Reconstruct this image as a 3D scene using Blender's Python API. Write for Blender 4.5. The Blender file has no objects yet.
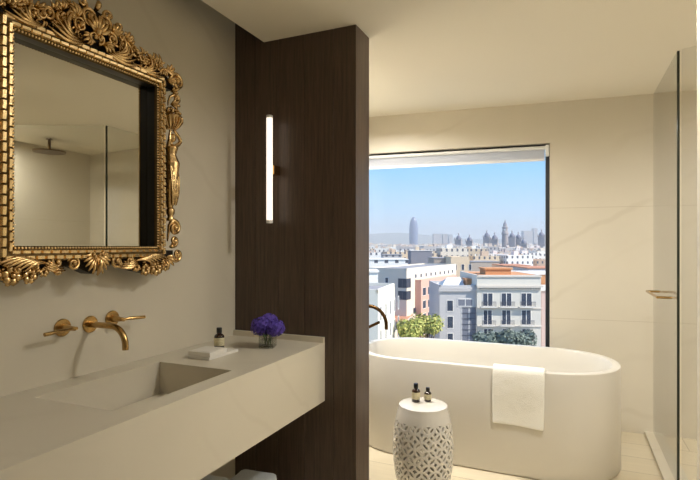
import bpy, bmesh, math, random
from mathutils import Vector, Matrix, noise
R = math.radians
PI = math.pi
scene = bpy.context.scene
col = scene.collection
rnd = random.Random(7)
CAM_H = 1.30
YAW = 23.65
SA, CA = math.sin(R(YAW)), math.cos(R(YAW))

# ------------------------------------------------------------------ helpers
def lin(c):
    def f(v):
        v /= 255.0
        return v / 12.92 if v <= 0.04045 else ((v + 0.055) / 1.055) ** 2.4
    return (f(c[0]), f(c[1]), f(c[2]), 1.0)

def new_mat(name):
    m = bpy.data.materials.new(name); m.use_nodes = True
    nt = m.node_tree
    return m, nt, nt.nodes['Principled BSDF']

def simple(name, rgb, rough=0.5, metal=0.0, bump=0.0, bscale=60, var=0.0, vscale=8, coat=0.0, srgb=True, spec=0.5):
    m, nt, b = new_mat(name)
    c = lin(rgb) if srgb else (*rgb, 1)
    b.inputs['Base Color'].default_value = c
    b.inputs['Roughness'].default_value = rough
    b.inputs['Metallic'].default_value = metal
    b.inputs['Specular IOR Level'].default_value = spec
    if coat: b.inputs['Coat Weight'].default_value = coat; b.inputs['Coat Roughness'].default_value = 0.05
    tc = nt.nodes.new('ShaderNodeTexCoord')
    if var:
        n = nt.nodes.new('ShaderNodeTexNoise'); n.inputs['Scale'].default_value = vscale; n.inputs['Detail'].default_value = 5
        nt.links.new(tc.outputs['Object'], n.inputs['Vector'])
        r = nt.nodes.new('ShaderNodeMapRange'); r.inputs['To Min'].default_value = 1 - var; r.inputs['To Max'].default_value = 1 + var
        nt.links.new(n.outputs['Fac'], r.inputs['Value'])
        h = nt.nodes.new('ShaderNodeHueSaturation'); h.inputs['Color'].default_value = c
        nt.links.new(r.outputs['Result'], h.inputs['Value']); nt.links.new(h.outputs['Color'], b.inputs['Base Color'])
    if bump:
        n = nt.nodes.new('ShaderNodeTexNoise'); n.inputs['Scale'].default_value = bscale; n.inputs['Detail'].default_value = 4
        nt.links.new(tc.outputs['Object'], n.inputs['Vector'])
        bp = nt.nodes.new('ShaderNodeBump'); bp.inputs['Strength'].default_value = bump; bp.inputs['Distance'].default_value = 0.01
        nt.links.new(n.outputs['Fac'], bp.inputs['Height']); nt.links.new(bp.outputs['Normal'], b.inputs['Normal'])
    return m

def stone(name, rgb, rough=0.35, joints=(), vein=(0.86, 0.84, 0.80), veindir=(0.6, 0.6, 1.0), vs=1.6, vstrength=0.45):
    m, nt, b = new_mat(name)
    N = nt.nodes.new; L = nt.links.new
    b.inputs['Roughness'].default_value = rough
    tc = N('ShaderNodeTexCoord'); mp = N('ShaderNodeMapping'); mp.inputs['Rotation'].default_value = (R(38), R(20), R(30))
    L(tc.outputs['Object'], mp.inputs['Vector'])
    w = N('ShaderNodeTexWave'); w.bands_direction = 'Z'; w.inputs['Scale'].default_value = vs; w.inputs['Distortion'].default_value = 5.0
    w.inputs['Detail'].default_value = 4; w.inputs['Detail Scale'].default_value = 0.9
    L(mp.outputs['Vector'], w.inputs['Vector'])
    cr = N('ShaderNodeValToRGB'); cr.color_ramp.elements[0].position = 0.0; cr.color_ramp.elements[0].color = (1, 1, 1, 1)
    cr.color_ramp.elements[1].position = 0.055; cr.color_ramp.elements[1].color = (0, 0, 0, 1)
    L(w.outputs['Fac'], cr.inputs['Fac'])
    n = N('ShaderNodeTexNoise'); n.inputs['Scale'].default_value = 2.3; n.inputs['Detail'].default_value = 6
    L(tc.outputs['Object'], n.inputs['Vector'])
    n2 = N('ShaderNodeTexNoise'); n2.inputs['Scale'].default_value = 1.1; n2.inputs['Detail'].default_value = 2
    L(mp.outputs['Vector'], n2.inputs['Vector'])
    mr = N('ShaderNodeMapRange'); mr.inputs['From Min'].default_value = 0.42; mr.inputs['From Max'].default_value = 0.65; mr.inputs['To Max'].default_value = vstrength
    L(n2.outputs['Fac'], mr.inputs['Value'])
    mu = N('ShaderNodeMath'); mu.operation = 'MULTIPLY'; L(cr.outputs['Color'], mu.inputs[0]); L(mr.outputs['Result'], mu.inputs[1])
    c = lin(rgb)
    mix0 = N('ShaderNodeMix'); mix0.data_type = 'RGBA'
    mix0.inputs['A'].default_value = (c[0]*0.93, c[1]*0.93, c[2]*0.92, 1); mix0.inputs['B'].default_value = (c[0]*1.05, c[1]*1.05, c[2]*1.05, 1)
    L(n.outputs['Fac'], mix0.inputs['Factor'])
    mix = N('ShaderNodeMix'); mix.data_type = 'RGBA'
    mix.inputs['B'].default_value = (c[0]*vein[0], c[1]*vein[1], c[2]*vein[2], 1)
    L(mix0.outputs['Result'], mix.inputs['A']); L(mu.outputs[0], mix.inputs['Factor'])
    out = mix.outputs['Result']
    if joints:
        sx = N('ShaderNodeSeparateXYZ'); L(tc.outputs['Object'], sx.inputs[0])
        for z in joints:
            a = N('ShaderNodeMath'); a.operation = 'COMPARE'; a.inputs[1].default_value = z; a.inputs[2].default_value = 0.0016
            L(sx.outputs['Z'], a.inputs[0])
            mj = N('ShaderNodeMix'); mj.data_type = 'RGBA'; mj.inputs['B'].default_value = (c[0]*0.80, c[1]*0.77, c[2]*0.72, 1)
            L(a.outputs[0], mj.inputs['Factor']); L(out, mj.inputs['A']); out = mj.outputs['Result']
    L(out, b.inputs['Base Color'])
    return m

def glass_pane(name, tint=(0.93, 0.95, 0.94), ior=1.5):
    m = bpy.data.materials.new(name); m.use_nodes = True; nt = m.node_tree; nt.nodes.clear()
    N = nt.nodes.new; L = nt.links.new
    o = N('ShaderNodeOutputMaterial'); t = N('ShaderNodeBsdfTransparent'); t.inputs['Color'].default_value = (*tint, 1)
    g = N('ShaderNodeBsdfGlossy'); g.inputs['Roughness'].default_value = 0.0
    # Schlick reflectance of a thin sheet, the same from both sides
    r0 = ((ior - 1)/(ior + 1))**2
    ge_ = N('ShaderNodeNewGeometry'); dt = N('ShaderNodeVectorMath'); dt.operation = 'DOT_PRODUCT'
    L(ge_.outputs['Normal'], dt.inputs[0]); L(ge_.outputs['Incoming'], dt.inputs[1])
    ab = N('ShaderNodeMath'); ab.operation = 'ABSOLUTE'; L(dt.outputs['Value'], ab.inputs[0])
    om = N('ShaderNodeMath'); om.operation = 'SUBTRACT'; om.inputs[0].default_value = 1; L(ab.outputs[0], om.inputs[1])
    pw = N('ShaderNodeMath'); pw.operation = 'POWER'; pw.inputs[1].default_value = 5; L(om.outputs[0], pw.inputs[0])
    f = N('ShaderNodeMath'); f.operation = 'MULTIPLY_ADD'; f.inputs[1].default_value = 1 - r0; f.inputs[2].default_value = r0; L(pw.outputs[0], f.inputs[0])
    mx = N('ShaderNodeMixShader'); L(f.outputs[0], mx.inputs[0]); L(t.outputs[0], mx.inputs[1]); L(g.outputs[0], mx.inputs[2]); L(mx.outputs[0], o.inputs['Surface'])
    return m

def emit(name, rgb, strength):
    m, nt, b = new_mat(name)
    b.inputs['Base Color'].default_value = (*rgb, 1)
    b.inputs['Emission Color'].default_value = (*rgb, 1); b.inputs['Emission Strength'].default_value = strength
    return m

def tag(o, label=None, cat=None, group=None, kind=None):
    if label: o['label'] = label
    if cat: o['category'] = cat
    if group: o['group'] = group
    if kind: o['kind'] = kind
    return o

def root_loc(o):
    v = Vector((0, 0, 0))
    while o is not None:
        v += o.location; o = o.parent
    return v

def mk(name, bm, mats, parent=None, loc=None, smooth=False, angle=None):
    """links a bmesh written in world coordinates as one mesh object"""
    me = bpy.data.meshes.new(name)
    bmesh.ops.recalc_face_normals(bm, faces=bm.faces[:])
    org = root_loc(parent) if parent is not None else Vector(loc if loc is not None else (0, 0, 0))
    if org.length > 0: bmesh.ops.translate(bm, verts=bm.verts[:], vec=-org)
    bm.to_mesh(me); bm.free()
    for m in (mats if isinstance(mats, (list, tuple)) else [mats]): me.materials.append(m)
    if smooth:
        for p in me.polygons: p.use_smooth = True
        if angle is not None:
            me.set_sharp_from_angle(angle=R(angle))
    o = bpy.data.objects.new(name, me); col.objects.link(o)
    if parent is not None: o.parent = parent
    elif loc is not None: o.location = loc
    return o

def empty(name, loc, label, cat, group=None, kind=None):
    o = bpy.data.objects.new(name, None); o.empty_display_size = 0.1; col.objects.link(o); o.location = loc
    return tag(o, label, cat, group, kind)

def struct(name, bm, mats, smooth=False, loc=None, label=None):
    o = mk(name, bm, mats, smooth=smooth, loc=loc); o['kind'] = 'structure'
    if label: o['label'] = label
    return o

def BM(): return bmesh.new()

def box(bm, x0, x1, y0, y1, z0, z1, bevel=0.0, seg=2, mi=0, M=None):
    n0 = len(bm.faces)
    vs = [bm.verts.new((x, y, z)) for z in (z0, z1) for y in (y0, y1) for x in (x0, x1)]
    fs = [(0, 2, 3, 1), (4, 5, 7, 6), (0, 1, 5, 4), (2, 6, 7, 3), (0, 4, 6, 2), (1, 3, 7, 5)]
    faces = [bm.faces.new([vs[i] for i in f]) for f in fs]
    for f in faces: f.material_index = mi
    if bevel:
        es = list({e for f in faces for e in f.edges})
        r = bmesh.ops.bevel(bm, geom=es, offset=bevel, segments=seg, affect='EDGES', profile=0.5)
        vs = list({v for f in r['faces'] for v in f.verts} | {v for v in vs if v.is_valid})
        for f in r['faces']: f.material_index = mi
    if M is not None: bmesh.ops.transform(bm, matrix=M, verts=[v for v in vs if v.is_valid])
    return vs

def tube(bm, pts, rad, seg=10, caps=True, mi=0, flat=None, normal=None):
    """swept round tube; rad number or list; flat = squash factor along 'normal'"""
    pts = [Vector(p) for p in pts]; n = len(pts)
    if not isinstance(rad, (list, tuple)): rad = [rad] * n
    rings = []; prev = None
    for i, p in enumerate(pts):
        t = (pts[min(i+1, n-1)] - pts[max(i-1, 0)])
        if t.length < 1e-9: t = Vector((0, 0, 1))
        t.normalize()
        if normal is not None: up = Vector(normal)
        elif prev is None: up = Vector((0, 0, 1)) if abs(t.z) < 0.9 else Vector((1, 0, 0))
        else: up = prev
        a = up - t * up.dot(t)
        if a.length < 1e-6: a = t.orthogonal()
        a.normalize(); prev = a; b = t.cross(a)
        fl = flat if flat else 1.0
        rings.append([bm.verts.new(p + (a * math.cos(k*2*PI/seg) * fl + b * math.sin(k*2*PI/seg)) * rad[i]) for k in range(seg)])
    for i in range(n-1):
        for k in range(seg):
            f = bm.faces.new((rings[i][k], rings[i][(k+1) % seg], rings[i+1][(k+1) % seg], rings[i+1][k])); f.material_index = mi
    if caps:
        f = bm.faces.new(rings[0][::-1]); f.material_index = mi
        f = bm.faces.new(rings[-1]); f.material_index = mi

def lathe(bm, prof, c, seg=32, mi=0, axis='Z', closed=False):
    """profile [(r,h)] about an axis through c"""
    c = Vector(c); rings = []
    for r, h in prof:
        ring = []
        if r < 1e-6:
            v = Vector((0, 0, h)) if axis == 'Z' else (Vector((h, 0, 0)) if axis == 'X' else Vector((0, h, 0)))
            ring = [bm.verts.new(c + v)]
        else:
            for k in range(seg):
                a = 2*PI*k/seg; x, y = r*math.cos(a), r*math.sin(a)
                v = Vector((x, y, h)) if axis == 'Z' else (Vector((h, x, y)) if axis == 'X' else Vector((x, h, y)))
                ring.append(bm.verts.new(c + v))
        rings.append(ring)
    for A, B in zip(rings, rings[1:]):
        if len(A) == 1 and len(B) == 1: continue
        for k in range(seg):
            k2 = (k+1) % seg
            if len(A) == 1: f = bm.faces.new((A[0], B[k], B[k2]))
            elif len(B) == 1: f = bm.faces.new((A[k], A[k2], B[0]))
            else: f = bm.faces.new((A[k], A[k2], B[k2], B[k]))
            f.material_index = mi

def ball(bm, c, r, sub=1, scale=(1, 1, 1), mi=0):
    res = bmesh.ops.create_icosphere(bm, subdivisions=sub, radius=r)
    M = Matrix.Translation(c) @ Matrix.Diagonal((*scale, 1))
    bmesh.ops.transform(bm, matrix=M, verts=res['verts'])
    for f in {f for v in res['verts'] for f in v.link_faces}: f.material_index = mi

# ------------------------------------------------------------------ materials
M = {}
WALLC = (208, 200, 182)
M['wall'] = stone('wall_stone', WALLC, 0.45, joints=(), vs=1.1)
M['wallj'] = stone('bath_wall_stone', (216, 208, 191), 0.45, joints=(1.575, 0.775), vs=1.1)
M['counter'] = stone('counter_stone', (208, 200, 182), 0.32, vs=1.7, vstrength=0.28)
M['ceiling'] = simple('ceiling_paint', (236, 229, 212), 0.85, bump=0.02, bscale=200)
M['tub'] = simple('tub_solid_surface', (216, 211, 201), 0.28, var=0.01, vscale=3)
M['ceramic'] = simple('white_glazed_ceramic', (208, 203, 194), 0.12, coat=0.5)
M['gold'] = simple('aged_gold_leaf', (240, 212, 160), 0.26, metal=1.0, bump=0.15, bscale=180, var=0.25, vscale=45)
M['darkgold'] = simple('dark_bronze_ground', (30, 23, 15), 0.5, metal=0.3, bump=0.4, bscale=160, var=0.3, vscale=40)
M['oldgold'] = simple('darkened_gilding', (214, 182, 130), 0.24, metal=1.0, bump=0.12, bscale=150, var=.45, vscale=55)
M['goldground'] = simple('shaded_worn_gold_ground', (92, 74, 48), 0.42, metal=1.0, var=.3, vscale=60)  # gold darkened for the shade between the tiles, and for patina
M['liner'] = simple('black_lacquer_liner', (22, 20, 18), 0.35)
M['mirror'] = simple('silvered_glass', (192, 189, 178), 0.0, metal=1.0)
M['brass'] = simple('brushed_brass', (182, 150, 98), 0.24, metal=1.0, var=0.06, vscale=120)
M['bronze'] = simple('dark_bronze', (86, 62, 36), 0.28, metal=1.0)
M['amber'] = simple('amber_glass', (44, 20, 8), 0.08, coat=0.6)
M['cap'] = simple('black_plastic_cap', (16, 16, 18), 0.3)
M['paper'] = simple('cream_label_paper', (206, 196, 160), 0.7)
M['ink'] = simple('label_ink', (70, 60, 45), 0.7)
M['whitestone'] = simple('white_marble', (226, 222, 214), 0.3, var=0.05, vscale=20)
M['darkframe'] = simple('dark_window_frame', (34, 36, 42), 0.4)
M['blind'] = simple('roller_blind_cloth', (222, 224, 230), 0.9, bump=0.05, bscale=500)
_nt = M['blind'].node_tree; _tr = _nt.nodes.new('ShaderNodeBsdfTranslucent'); _tr.inputs['Color'].default_value = (.9, .9, .9, 1); _mx = _nt.nodes.new('ShaderNodeMixShader'); _mx.inputs[0].default_value = .5
_nt.links.new(_nt.nodes['Principled BSDF'].outputs[0], _mx.inputs[1]); _nt.links.new(_tr.outputs[0], _mx.inputs[2]); _nt.links.new(_mx.outputs[0], _nt.nodes['Material Output'].inputs['Surface'])
M['hem'] = simple('blind_hem_bar', (240, 241, 244), 0.5)
M['whitemetal'] = simple('white_metal', (232, 232, 230), 0.4)
M['glassdoor'] = glass_pane('shower_glass', (0.945, 0.95, 0.95))
M['glassedge'] = simple('green_black_glass_edge', (38, 42, 34), 0.15)
M['winglass'] = glass_pane('window_glass', (0.985, 0.99, 0.99), 1.2)
M['vaseglass'] = glass_pane('vase_glass', (0.9, 0.91, 0.9), 1.5)
M['petal'] = simple('violet_petal', (88, 66, 168), 0.6, var=0.35, vscale=70)
M['petal2'] = simple('deep_violet_petal', (66, 46, 140), 0.6, var=0.35, vscale=70)
M['leafg'] = simple('green_stem', (70, 90, 50), 0.6)
M['sconce'] = emit('sconce_light', (1.0, 0.87, 0.74), 1.05)
M['lamp'] = emit('unseen_lamp_glow', (1.0, 0.86, 0.66), 6)  # glow of the unseen lamps added in the ceiling

def towel_mat(name, rgb):
    m, nt, b = new_mat(name); b.inputs['Base Color'].default_value = lin(rgb); b.inputs['Roughness'].default_value = 1.0
    b.inputs['Sheen Weight'].default_value = 0.3; b.inputs['Specular IOR Level'].default_value = 0.1
    tc = nt.nodes.new('ShaderNodeTexCoord'); v = nt.nodes.new('ShaderNodeTexVoronoi'); v.inputs['Scale'].default_value = 260
    nt.links.new(tc.outputs['Object'], v.inputs['Vector'])
    bp = nt.nodes.new('ShaderNodeBump'); bp.inputs['Strength'].default_value = 0.7; bp.inputs['Distance'].default_value = 0.003
    nt.links.new(v.outputs['Distance'], bp.inputs['Height']); nt.links.new(bp.outputs['Normal'], b.inputs['Normal'])
    return m
M['towel'] = towel_mat('white_terry', (250, 248, 240))
M['greytowel'] = towel_mat('grey_terry', (176, 180, 180))

def wood_mat():
    m, nt, b = new_mat('dark_stained_oak'); N = nt.nodes.new; L = nt.links.new
    b.inputs['Roughness'].default_value = 0.42
    tc = N('ShaderNodeTexCoord'); mp = N('ShaderNodeMapping'); mp.inputs['Scale'].default_value = (28, 28, 1.3)
    L(tc.outputs['Object'], mp.inputs['Vector'])
    n = N('ShaderNodeTexNoise'); n.inputs['Scale'].default_value = 3; n.inputs['Detail'].default_value = 8; n.inputs['Roughness'].default_value = 0.65
    L(mp.outputs['Vector'], n.inputs['Vector'])
    cr = N('ShaderNodeValToRGB'); cr.color_ramp.elements[0].position = 0.3; cr.color_ramp.elements[0].color = lin((58, 46, 37))
    cr.color_ramp.elements[1].position = 0.72; cr.color_ramp.elements[1].color = lin((92, 74, 60))
    L(n.outputs['Fac'], cr.inputs['Fac']); L(cr.outputs['Color'], b.inputs['Base Color'])
    bp = N('ShaderNodeBump'); bp.inputs['Strength'].default_value = 0.15; bp.inputs['Distance'].default_value = 0.002
    L(n.outputs['Fac'], bp.inputs['Height']); L(bp.outputs['Normal'], b.inputs['Normal'])
    return m
M['wood'] = wood_mat()
M['gap'] = simple('dark_joint', (24, 17, 12), 0.8)

def floor_mat():
    m, nt, b = new_mat('pale_plank_floor'); N = nt.nodes.new; L = nt.links.new
    b.inputs['Roughness'].default_value = 0.38
    tc = N('ShaderNodeTexCoord'); br = N('ShaderNodeTexBrick'); br.inputs['Scale'].default_value = 1
    br.inputs['Brick Width'].default_value = 1.4; br.inputs['Row Height'].default_value = 0.235; br.inputs['Mortar Size'].default_value = 0.0022
    br.inputs['Color1'].default_value = lin((214, 202, 176)); br.inputs['Color2'].default_value = lin((205, 192, 165)); br.inputs['Mortar'].default_value = lin((160, 146, 120))
    L(tc.outputs['Object'], br.inputs['Vector'])
    mp = N('ShaderNodeMapping'); mp.inputs['Scale'].default_value = (2, 22, 1); L(tc.outputs['Object'], mp.inputs['Vector'])
    n = N('ShaderNodeTexNoise'); n.inputs['Scale'].default_value = 2; n.inputs['Detail'].default_value = 6; L(mp.outputs['Vector'], n.inputs['Vector'])
    r = N('ShaderNodeMapRange'); r.inputs['To Min'].default_value = 0.9; r.inputs['To Max'].default_value = 1.08; L(n.outputs['Fac'], r.inputs['Value'])
    h = N('ShaderNodeHueSaturation'); L(br.outputs['Color'], h.inputs['Color']); L(r.outputs['Result'], h.inputs['Value']); L(h.outputs['Color'], b.inputs['Base Color'])
    return m
M['floor'] = floor_mat()

# ------------------------------------------------------------------ the room
WX = -1.618                      # vanity wall
PY = 2.178; PX = -0.923          # panel front plane and free edge
CZ = CAM_H + 1.048               # dropped ceiling
A0 = Vector((-1.483, 3.791, 0)); WD = Vector((0.9952, 0.0981, 0)); WN = Vector((-0.0981, 0.9952, 0))
ANG = math.atan2(WD.y, WD.x)
MW = Matrix.Translation(A0) @ Matrix.Rotation(ANG, 4, 'Z')    # window wall frame: x along, y outward

bm = BM(); box(bm, -1.9, 2.1, -1.8, 4.2, -0.06, 0.0); struct('floor', bm, M['floor'])
bm = BM(); box(bm, -1.437, 2.1, -1.8, 2.36, CZ, CZ + 0.05); box(bm, -1.617, 2.1, 2.36, 4.2, CZ, CZ + 0.05)
box(bm, -1.9, 2.1, -1.8, 4.2, CZ + 0.22, CZ + 0.27)
struct('ceiling', bm, M['ceiling'])
bm = BM(); box(bm, WX - 0.12, WX, -1.8, 3.80, 0, CZ + 0.25); struct('wall_left', bm, M['wall'])
# window wall with a real opening
W0, W1, WZ0, WZ1 = -0.130, 1.363, 0.46, 2.052
bm = BM()
box(bm, -0.16, W0, 0, 0.22, 0, CZ + 0.25); box(bm, W1, 3.65, 0, 0.22, 0, CZ + 0.25)
box(bm, W0, W1, 0, 0.22, 0, WZ0); box(bm, W0, W1, 0, 0.22, WZ1, CZ + 0.25)
wb = struct('wall_back', bm, M['wallj']); wb.matrix_world = MW
bm = BM(); box(bm, 1.9, 2.02, 1.9, 4.25, 0, CZ + 0.25); struct('wall_right', bm, M['wallj'])
bm = BM(); box(bm, 0.393, 0.51, -1.7, 2.0, 0, CZ + 0.02); struct('wall_partition', bm, M['wall'])
bm = BM(); box(bm, 0.505, 1.95, 1.88, 2.0, 0, CZ + 0.02); struct('wall_shower', bm, M['wall'])
bm = BM(); box(bm, WX, 0.45, -1.75, -1.63, 0, CZ + 0.25); struct('wall_front', bm, M['wall'])
# dark wood clad partition, boards with shadow joints
xs = [WX, -1.488, -1.353, -1.199, -1.040, PX]
bm = BM()
box(bm, WX + 0.001, PX - 0.004, PY + 0.004, PY + 0.166, 0, CZ + 0.2, mi=1)
for a, b_ in zip(xs, xs[1:]):
    box(bm, a + 0.0012, b_ - (0.0012 if b_ != PX else 0), PY, PY + 0.02, 0.0, CZ + 0.2, bevel=0.0008, seg=1)
    box(bm, a + 0.0012, b_ - (0.0012 if b_ != PX else 0), PY + 0.15, PY + 0.17, 0.0, CZ + 0.2, bevel=0.0008, seg=1)
box(bm, PX - 0.02, PX, PY + 0.021, PY + 0.149, 0.0, CZ + 0.2)
struct('wall_wood', bm, [M['wood'], M['gap']])

# window: frame, glass; blind is a thing of its own
win = tag(bpy.data.objects.new('window_1', None), kind='structure'); col.objects.link(win); win.matrix_world = MW
def inwall(name, bm, mats, parent, **k):
    me = bpy.data.meshes.new(name); bmesh.ops.recalc_face_normals(bm, faces=bm.faces[:]); bm.to_mesh(me); bm.free()
    for m in (mats if isinstance(mats, list) else [mats]): me.materials.append(m)
    o = bpy.data.objects.new(name, me); col.objects.link(o); o.parent = parent
    return o
bm = BM(); FY0, FY1 = 0.045, 0.10
box(bm, W0, W1, FY0, FY1, WZ1 - 0.03, WZ1); box(bm, W0, W1, FY0, FY1, WZ0, WZ0 + 0.03)
box(bm, W0, W0 + 0.026, FY0, FY1, WZ0, WZ1); box(bm, W1 - 0.026, W1, FY0, FY1, WZ0, WZ1)
inwall('window_frame', bm, M['darkframe'], win)
bm = BM(); box(bm, W0 + 0.02, W1 - 0.02, 0.07, 0.08, WZ0 + 0.02, WZ1 - 0.02); inwall('window_glass', bm, M['winglass'], win)
bm = BM(); box(bm, W0, W1, 0.0, FY0, WZ0 - 0.0, WZ0 + 0.012); inwall('window_sill', bm, M['whitestone'], win)
rb = tag(bpy.data.objects.new('roller_blind', None), 'white roller blind drawn up at the top of the bathroom window', 'blind'); col.objects.link(rb)
rb.matrix_world = MW @ Matrix.Translation((0.64, 0.0, WZ1 - 0.03))
ox, oz = 0.64, WZ1 - 0.03
bm = BM(); tube(bm, [(W0 + 0.03 - ox, 0.025, 0.002), (W1 - 0.03 - ox, 0.025, 0.002)], 0.013, 16); inwall('roller', bm, M['whitemetal'], rb)
bm = BM(); box(bm, W0 + 0.03 - ox, W1 - 0.034 - ox, 0.036, 0.0375, -0.075, 0.008); inwall('blind_cloth', bm, M['blind'], rb)
bm = BM(); box(bm, W0 + 0.03 - ox, W1 - 0.034 - ox, 0.032, 0.042, -0.094, -0.074, bevel=0.002); inwall('hem_bar', bm, M['hem'], rb)
bm = BM(); box(bm, W1 - 0.03 - ox, W1 - 0.004 - ox, 0.008, 0.044, -0.062, 0.02, bevel=0.004); inwall('bracket', bm, M['whitemetal'], rb)
bm = BM(); box(bm, W0 + 0.004 - ox, W0 + 0.03 - ox, 0.008, 0.044, -0.062, 0.02, bevel=0.004); inwall('bracket', bm, M['whitemetal'], rb)

# ------------------------------------------------------------------ vanity counter
CT = CAM_H - 0.469; CB = CAM_H - 0.752; CX1 = -1.087
t = empty('vanity_counter', (-1.35, 1.0, CB), 'long floating beige stone vanity counter with a sunken rectangular basin below the gilt mirror', 'counter')
bx0, bx1, by0, by1 = -1.520, -1.163, 1.028, 1.547
cx0, cy0, cy1 = WX + 0.001, -0.9, PY - 0.001
bm = BM()
def quad(bm, pts, mi=0):
    f = bm.faces.new([bm.verts.new(p) for p in pts]); f.material_index = mi
X = [cx0, bx0, bx1, CX1]; Y = [cy0, by0, by1, cy1]
for i in range(3):
    for j in range(3):
        if i == 1 and j == 1: continue
        quad(bm, [(X[i], Y[j], CT), (X[i+1], Y[j], CT), (X[i+1], Y[j+1], CT), (X[i], Y[j+1], CT)])
quad(bm, [(CX1, cy0, CB), (CX1, cy1, CB), (CX1, cy1, CT), (CX1, cy0, CT)])
quad(bm, [(cx0, cy0, CB), (CX1, cy0, CB), (CX1, cy0, CT), (cx0, cy0, CT)])
quad(bm, [(cx0, cy1, CB), (CX1, cy1, CB), (CX1, cy1, CT), (cx0, cy1, CT)])
quad(bm, [(cx0, cy0, CB), (CX1, cy0, CB), (CX1, cy1, CB), (cx0, cy1, CB)])
quad(bm, [(cx0, cy0, CB), (cx0, cy1, CB), (cx0, cy1, CT), (cx0, cy0, CT)])
bmesh.ops.remove_doubles(bm, verts=bm.verts[:], dist=1e-5)
mk('slab', bm, M['counter'], t)
bm = BM(); D = 0.125
b4 = [(bx0, by0), (bx1, by0), (bx1, by1), (bx0, by1)]
for k in range(4):
    p, q = b4[k], b4[(k+1) % 4]
    quad(bm, [(*p, CT), (*q, CT), (*q, CT - D - .02), (*p, CT - D - .02)])
m_ = bx0 + 0.012
quad(bm, [(m_, by0, CT-D), (bx1, by0, CT-D), (bx1, by1, CT-D), (m_, by1, CT-D)])
quad(bm, [(bx0, by0, CT-D-0.02), (m_, by0, CT-D-0.02), (m_, by1, CT-D-0.02), (bx0, by1, CT-D-0.02)])
quad(bm, [(m_, by0, CT-D-0.02), (m_, by1, CT-D-0.02), (m_, by1, CT-D), (m_, by0, CT-D)])
mk('basin', bm, M['counter'], t)
bm = BM(); box(bm, cx0, CX1, PY - 0.017, PY - 0.0015, CT - 0.001, CT + 0.027, bevel=0.001, seg=1); mk('upstand', bm, M['counter'], t)

# ------------------------------------------------------------------ wall mounted tap
t = empty('wall_mounted_tap', (WX, 1.303, 1.012), 'brushed brass wall tap with curved spout and two lever handles above the basin', 'tap')
def rosette(bm, y, z, r=0.031):
    lathe(bm, [(0, 0.0), (r, 0.0), (r, 0.005), (r-0.002, 0.007), (0, 0.008)], (WX + 0.0005, y, z), 32, axis='X')
bm = BM()
pts = [(WX + 0.006, 1.303, 1.012), (WX + 0.03, 1.303, 1.012), (-1.505, 1.303, 1.012)]
for k in range(1, 13):
    a = k / 12 * PI/2
    pts.append((-1.505 + 0.066*math.sin(a), 1.303, 1.012 - 0.066*(1-math.cos(a))))
pts.append((-1.439, 1.303, 0.932))
tube(bm, pts, 0.0112, 18); mk('spout', bm, M['brass'], t, smooth=True, angle=40)
bm = BM(); rosette(bm, 1.303, 1.012); mk('wall_plate', bm, M['brass'], t, smooth=True, angle=40)
for y, d, z in ((1.193, -1, 1.016), (1.40, 1, 1.02)):
    bm = BM()
    lathe(bm, [(0.014, 0.007), (0.0120, 0.025), (0.0085, 0.048), (0.0075, 0.064), (0, 0.065)], (WX, y, z), 24, axis='X')
    h = mk('handle', bm, M['brass'], t, smooth=True, angle=40)
    bm = BM(); tube(bm, [(WX + 0.06, y - d*0.012, z), (WX + 0.06, y + d*0.03, z), (WX + 0.06, y + d*0.032, z), (WX + 0.06, y + d*0.105, z - 0.004)], [0.0055, 0.0055, 0.0068, 0.0068], 14)
    mk('lever', bm, M['brass'], h, smooth=True, angle=40)
    bm = BM(); rosette(bm, y, z); mk('wall_plate', bm, M['brass'], t, smooth=True, angle=40)

# ------------------------------------------------------------------ gilt mirror
MY, MZ, MX = 1.243, 1.62, WX           # centre of the opening
HS, HT = 0.279, 0.320
MTILT = -.007
FP = 0.108                             # front of the frame off the wall
mir = empty('gilt_mirror', (MX, MY, MZ), 'ornate baroque gilt framed mirror hanging on the stone wall above the basin', 'mirror')
def F(s, t, p): return (MX + p, MY + s, MZ + t)
bm = BM(); box(bm, MX + 0.052, MX + 0.060, MY - HS - 0.005, MY + HS + 0.005, MZ - HT - 0.005, MZ + HT + 0.005); 
for v in bm.verts: v.co.x += (v.co.y - MY)*MTILT
mk('mirror_glass', bm, M['mirror'], mir)
bm = BM()
for (s0, s1, t0, t1) in ((-HS-.02, -HS, -HT-.02, HT+.02), (HS, HS+.02, -HT-.02, HT+.02), (-HS, HS, HT, HT+.02), (-HS, HS, -HT-.02, -HT)):
    box(bm, MX + 0.002, MX + FP - 0.0135, MY + s0, MY + s1, MZ + t0, MZ + t1)
mk('inner_liner', bm, M['liner'], mir)
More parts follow.
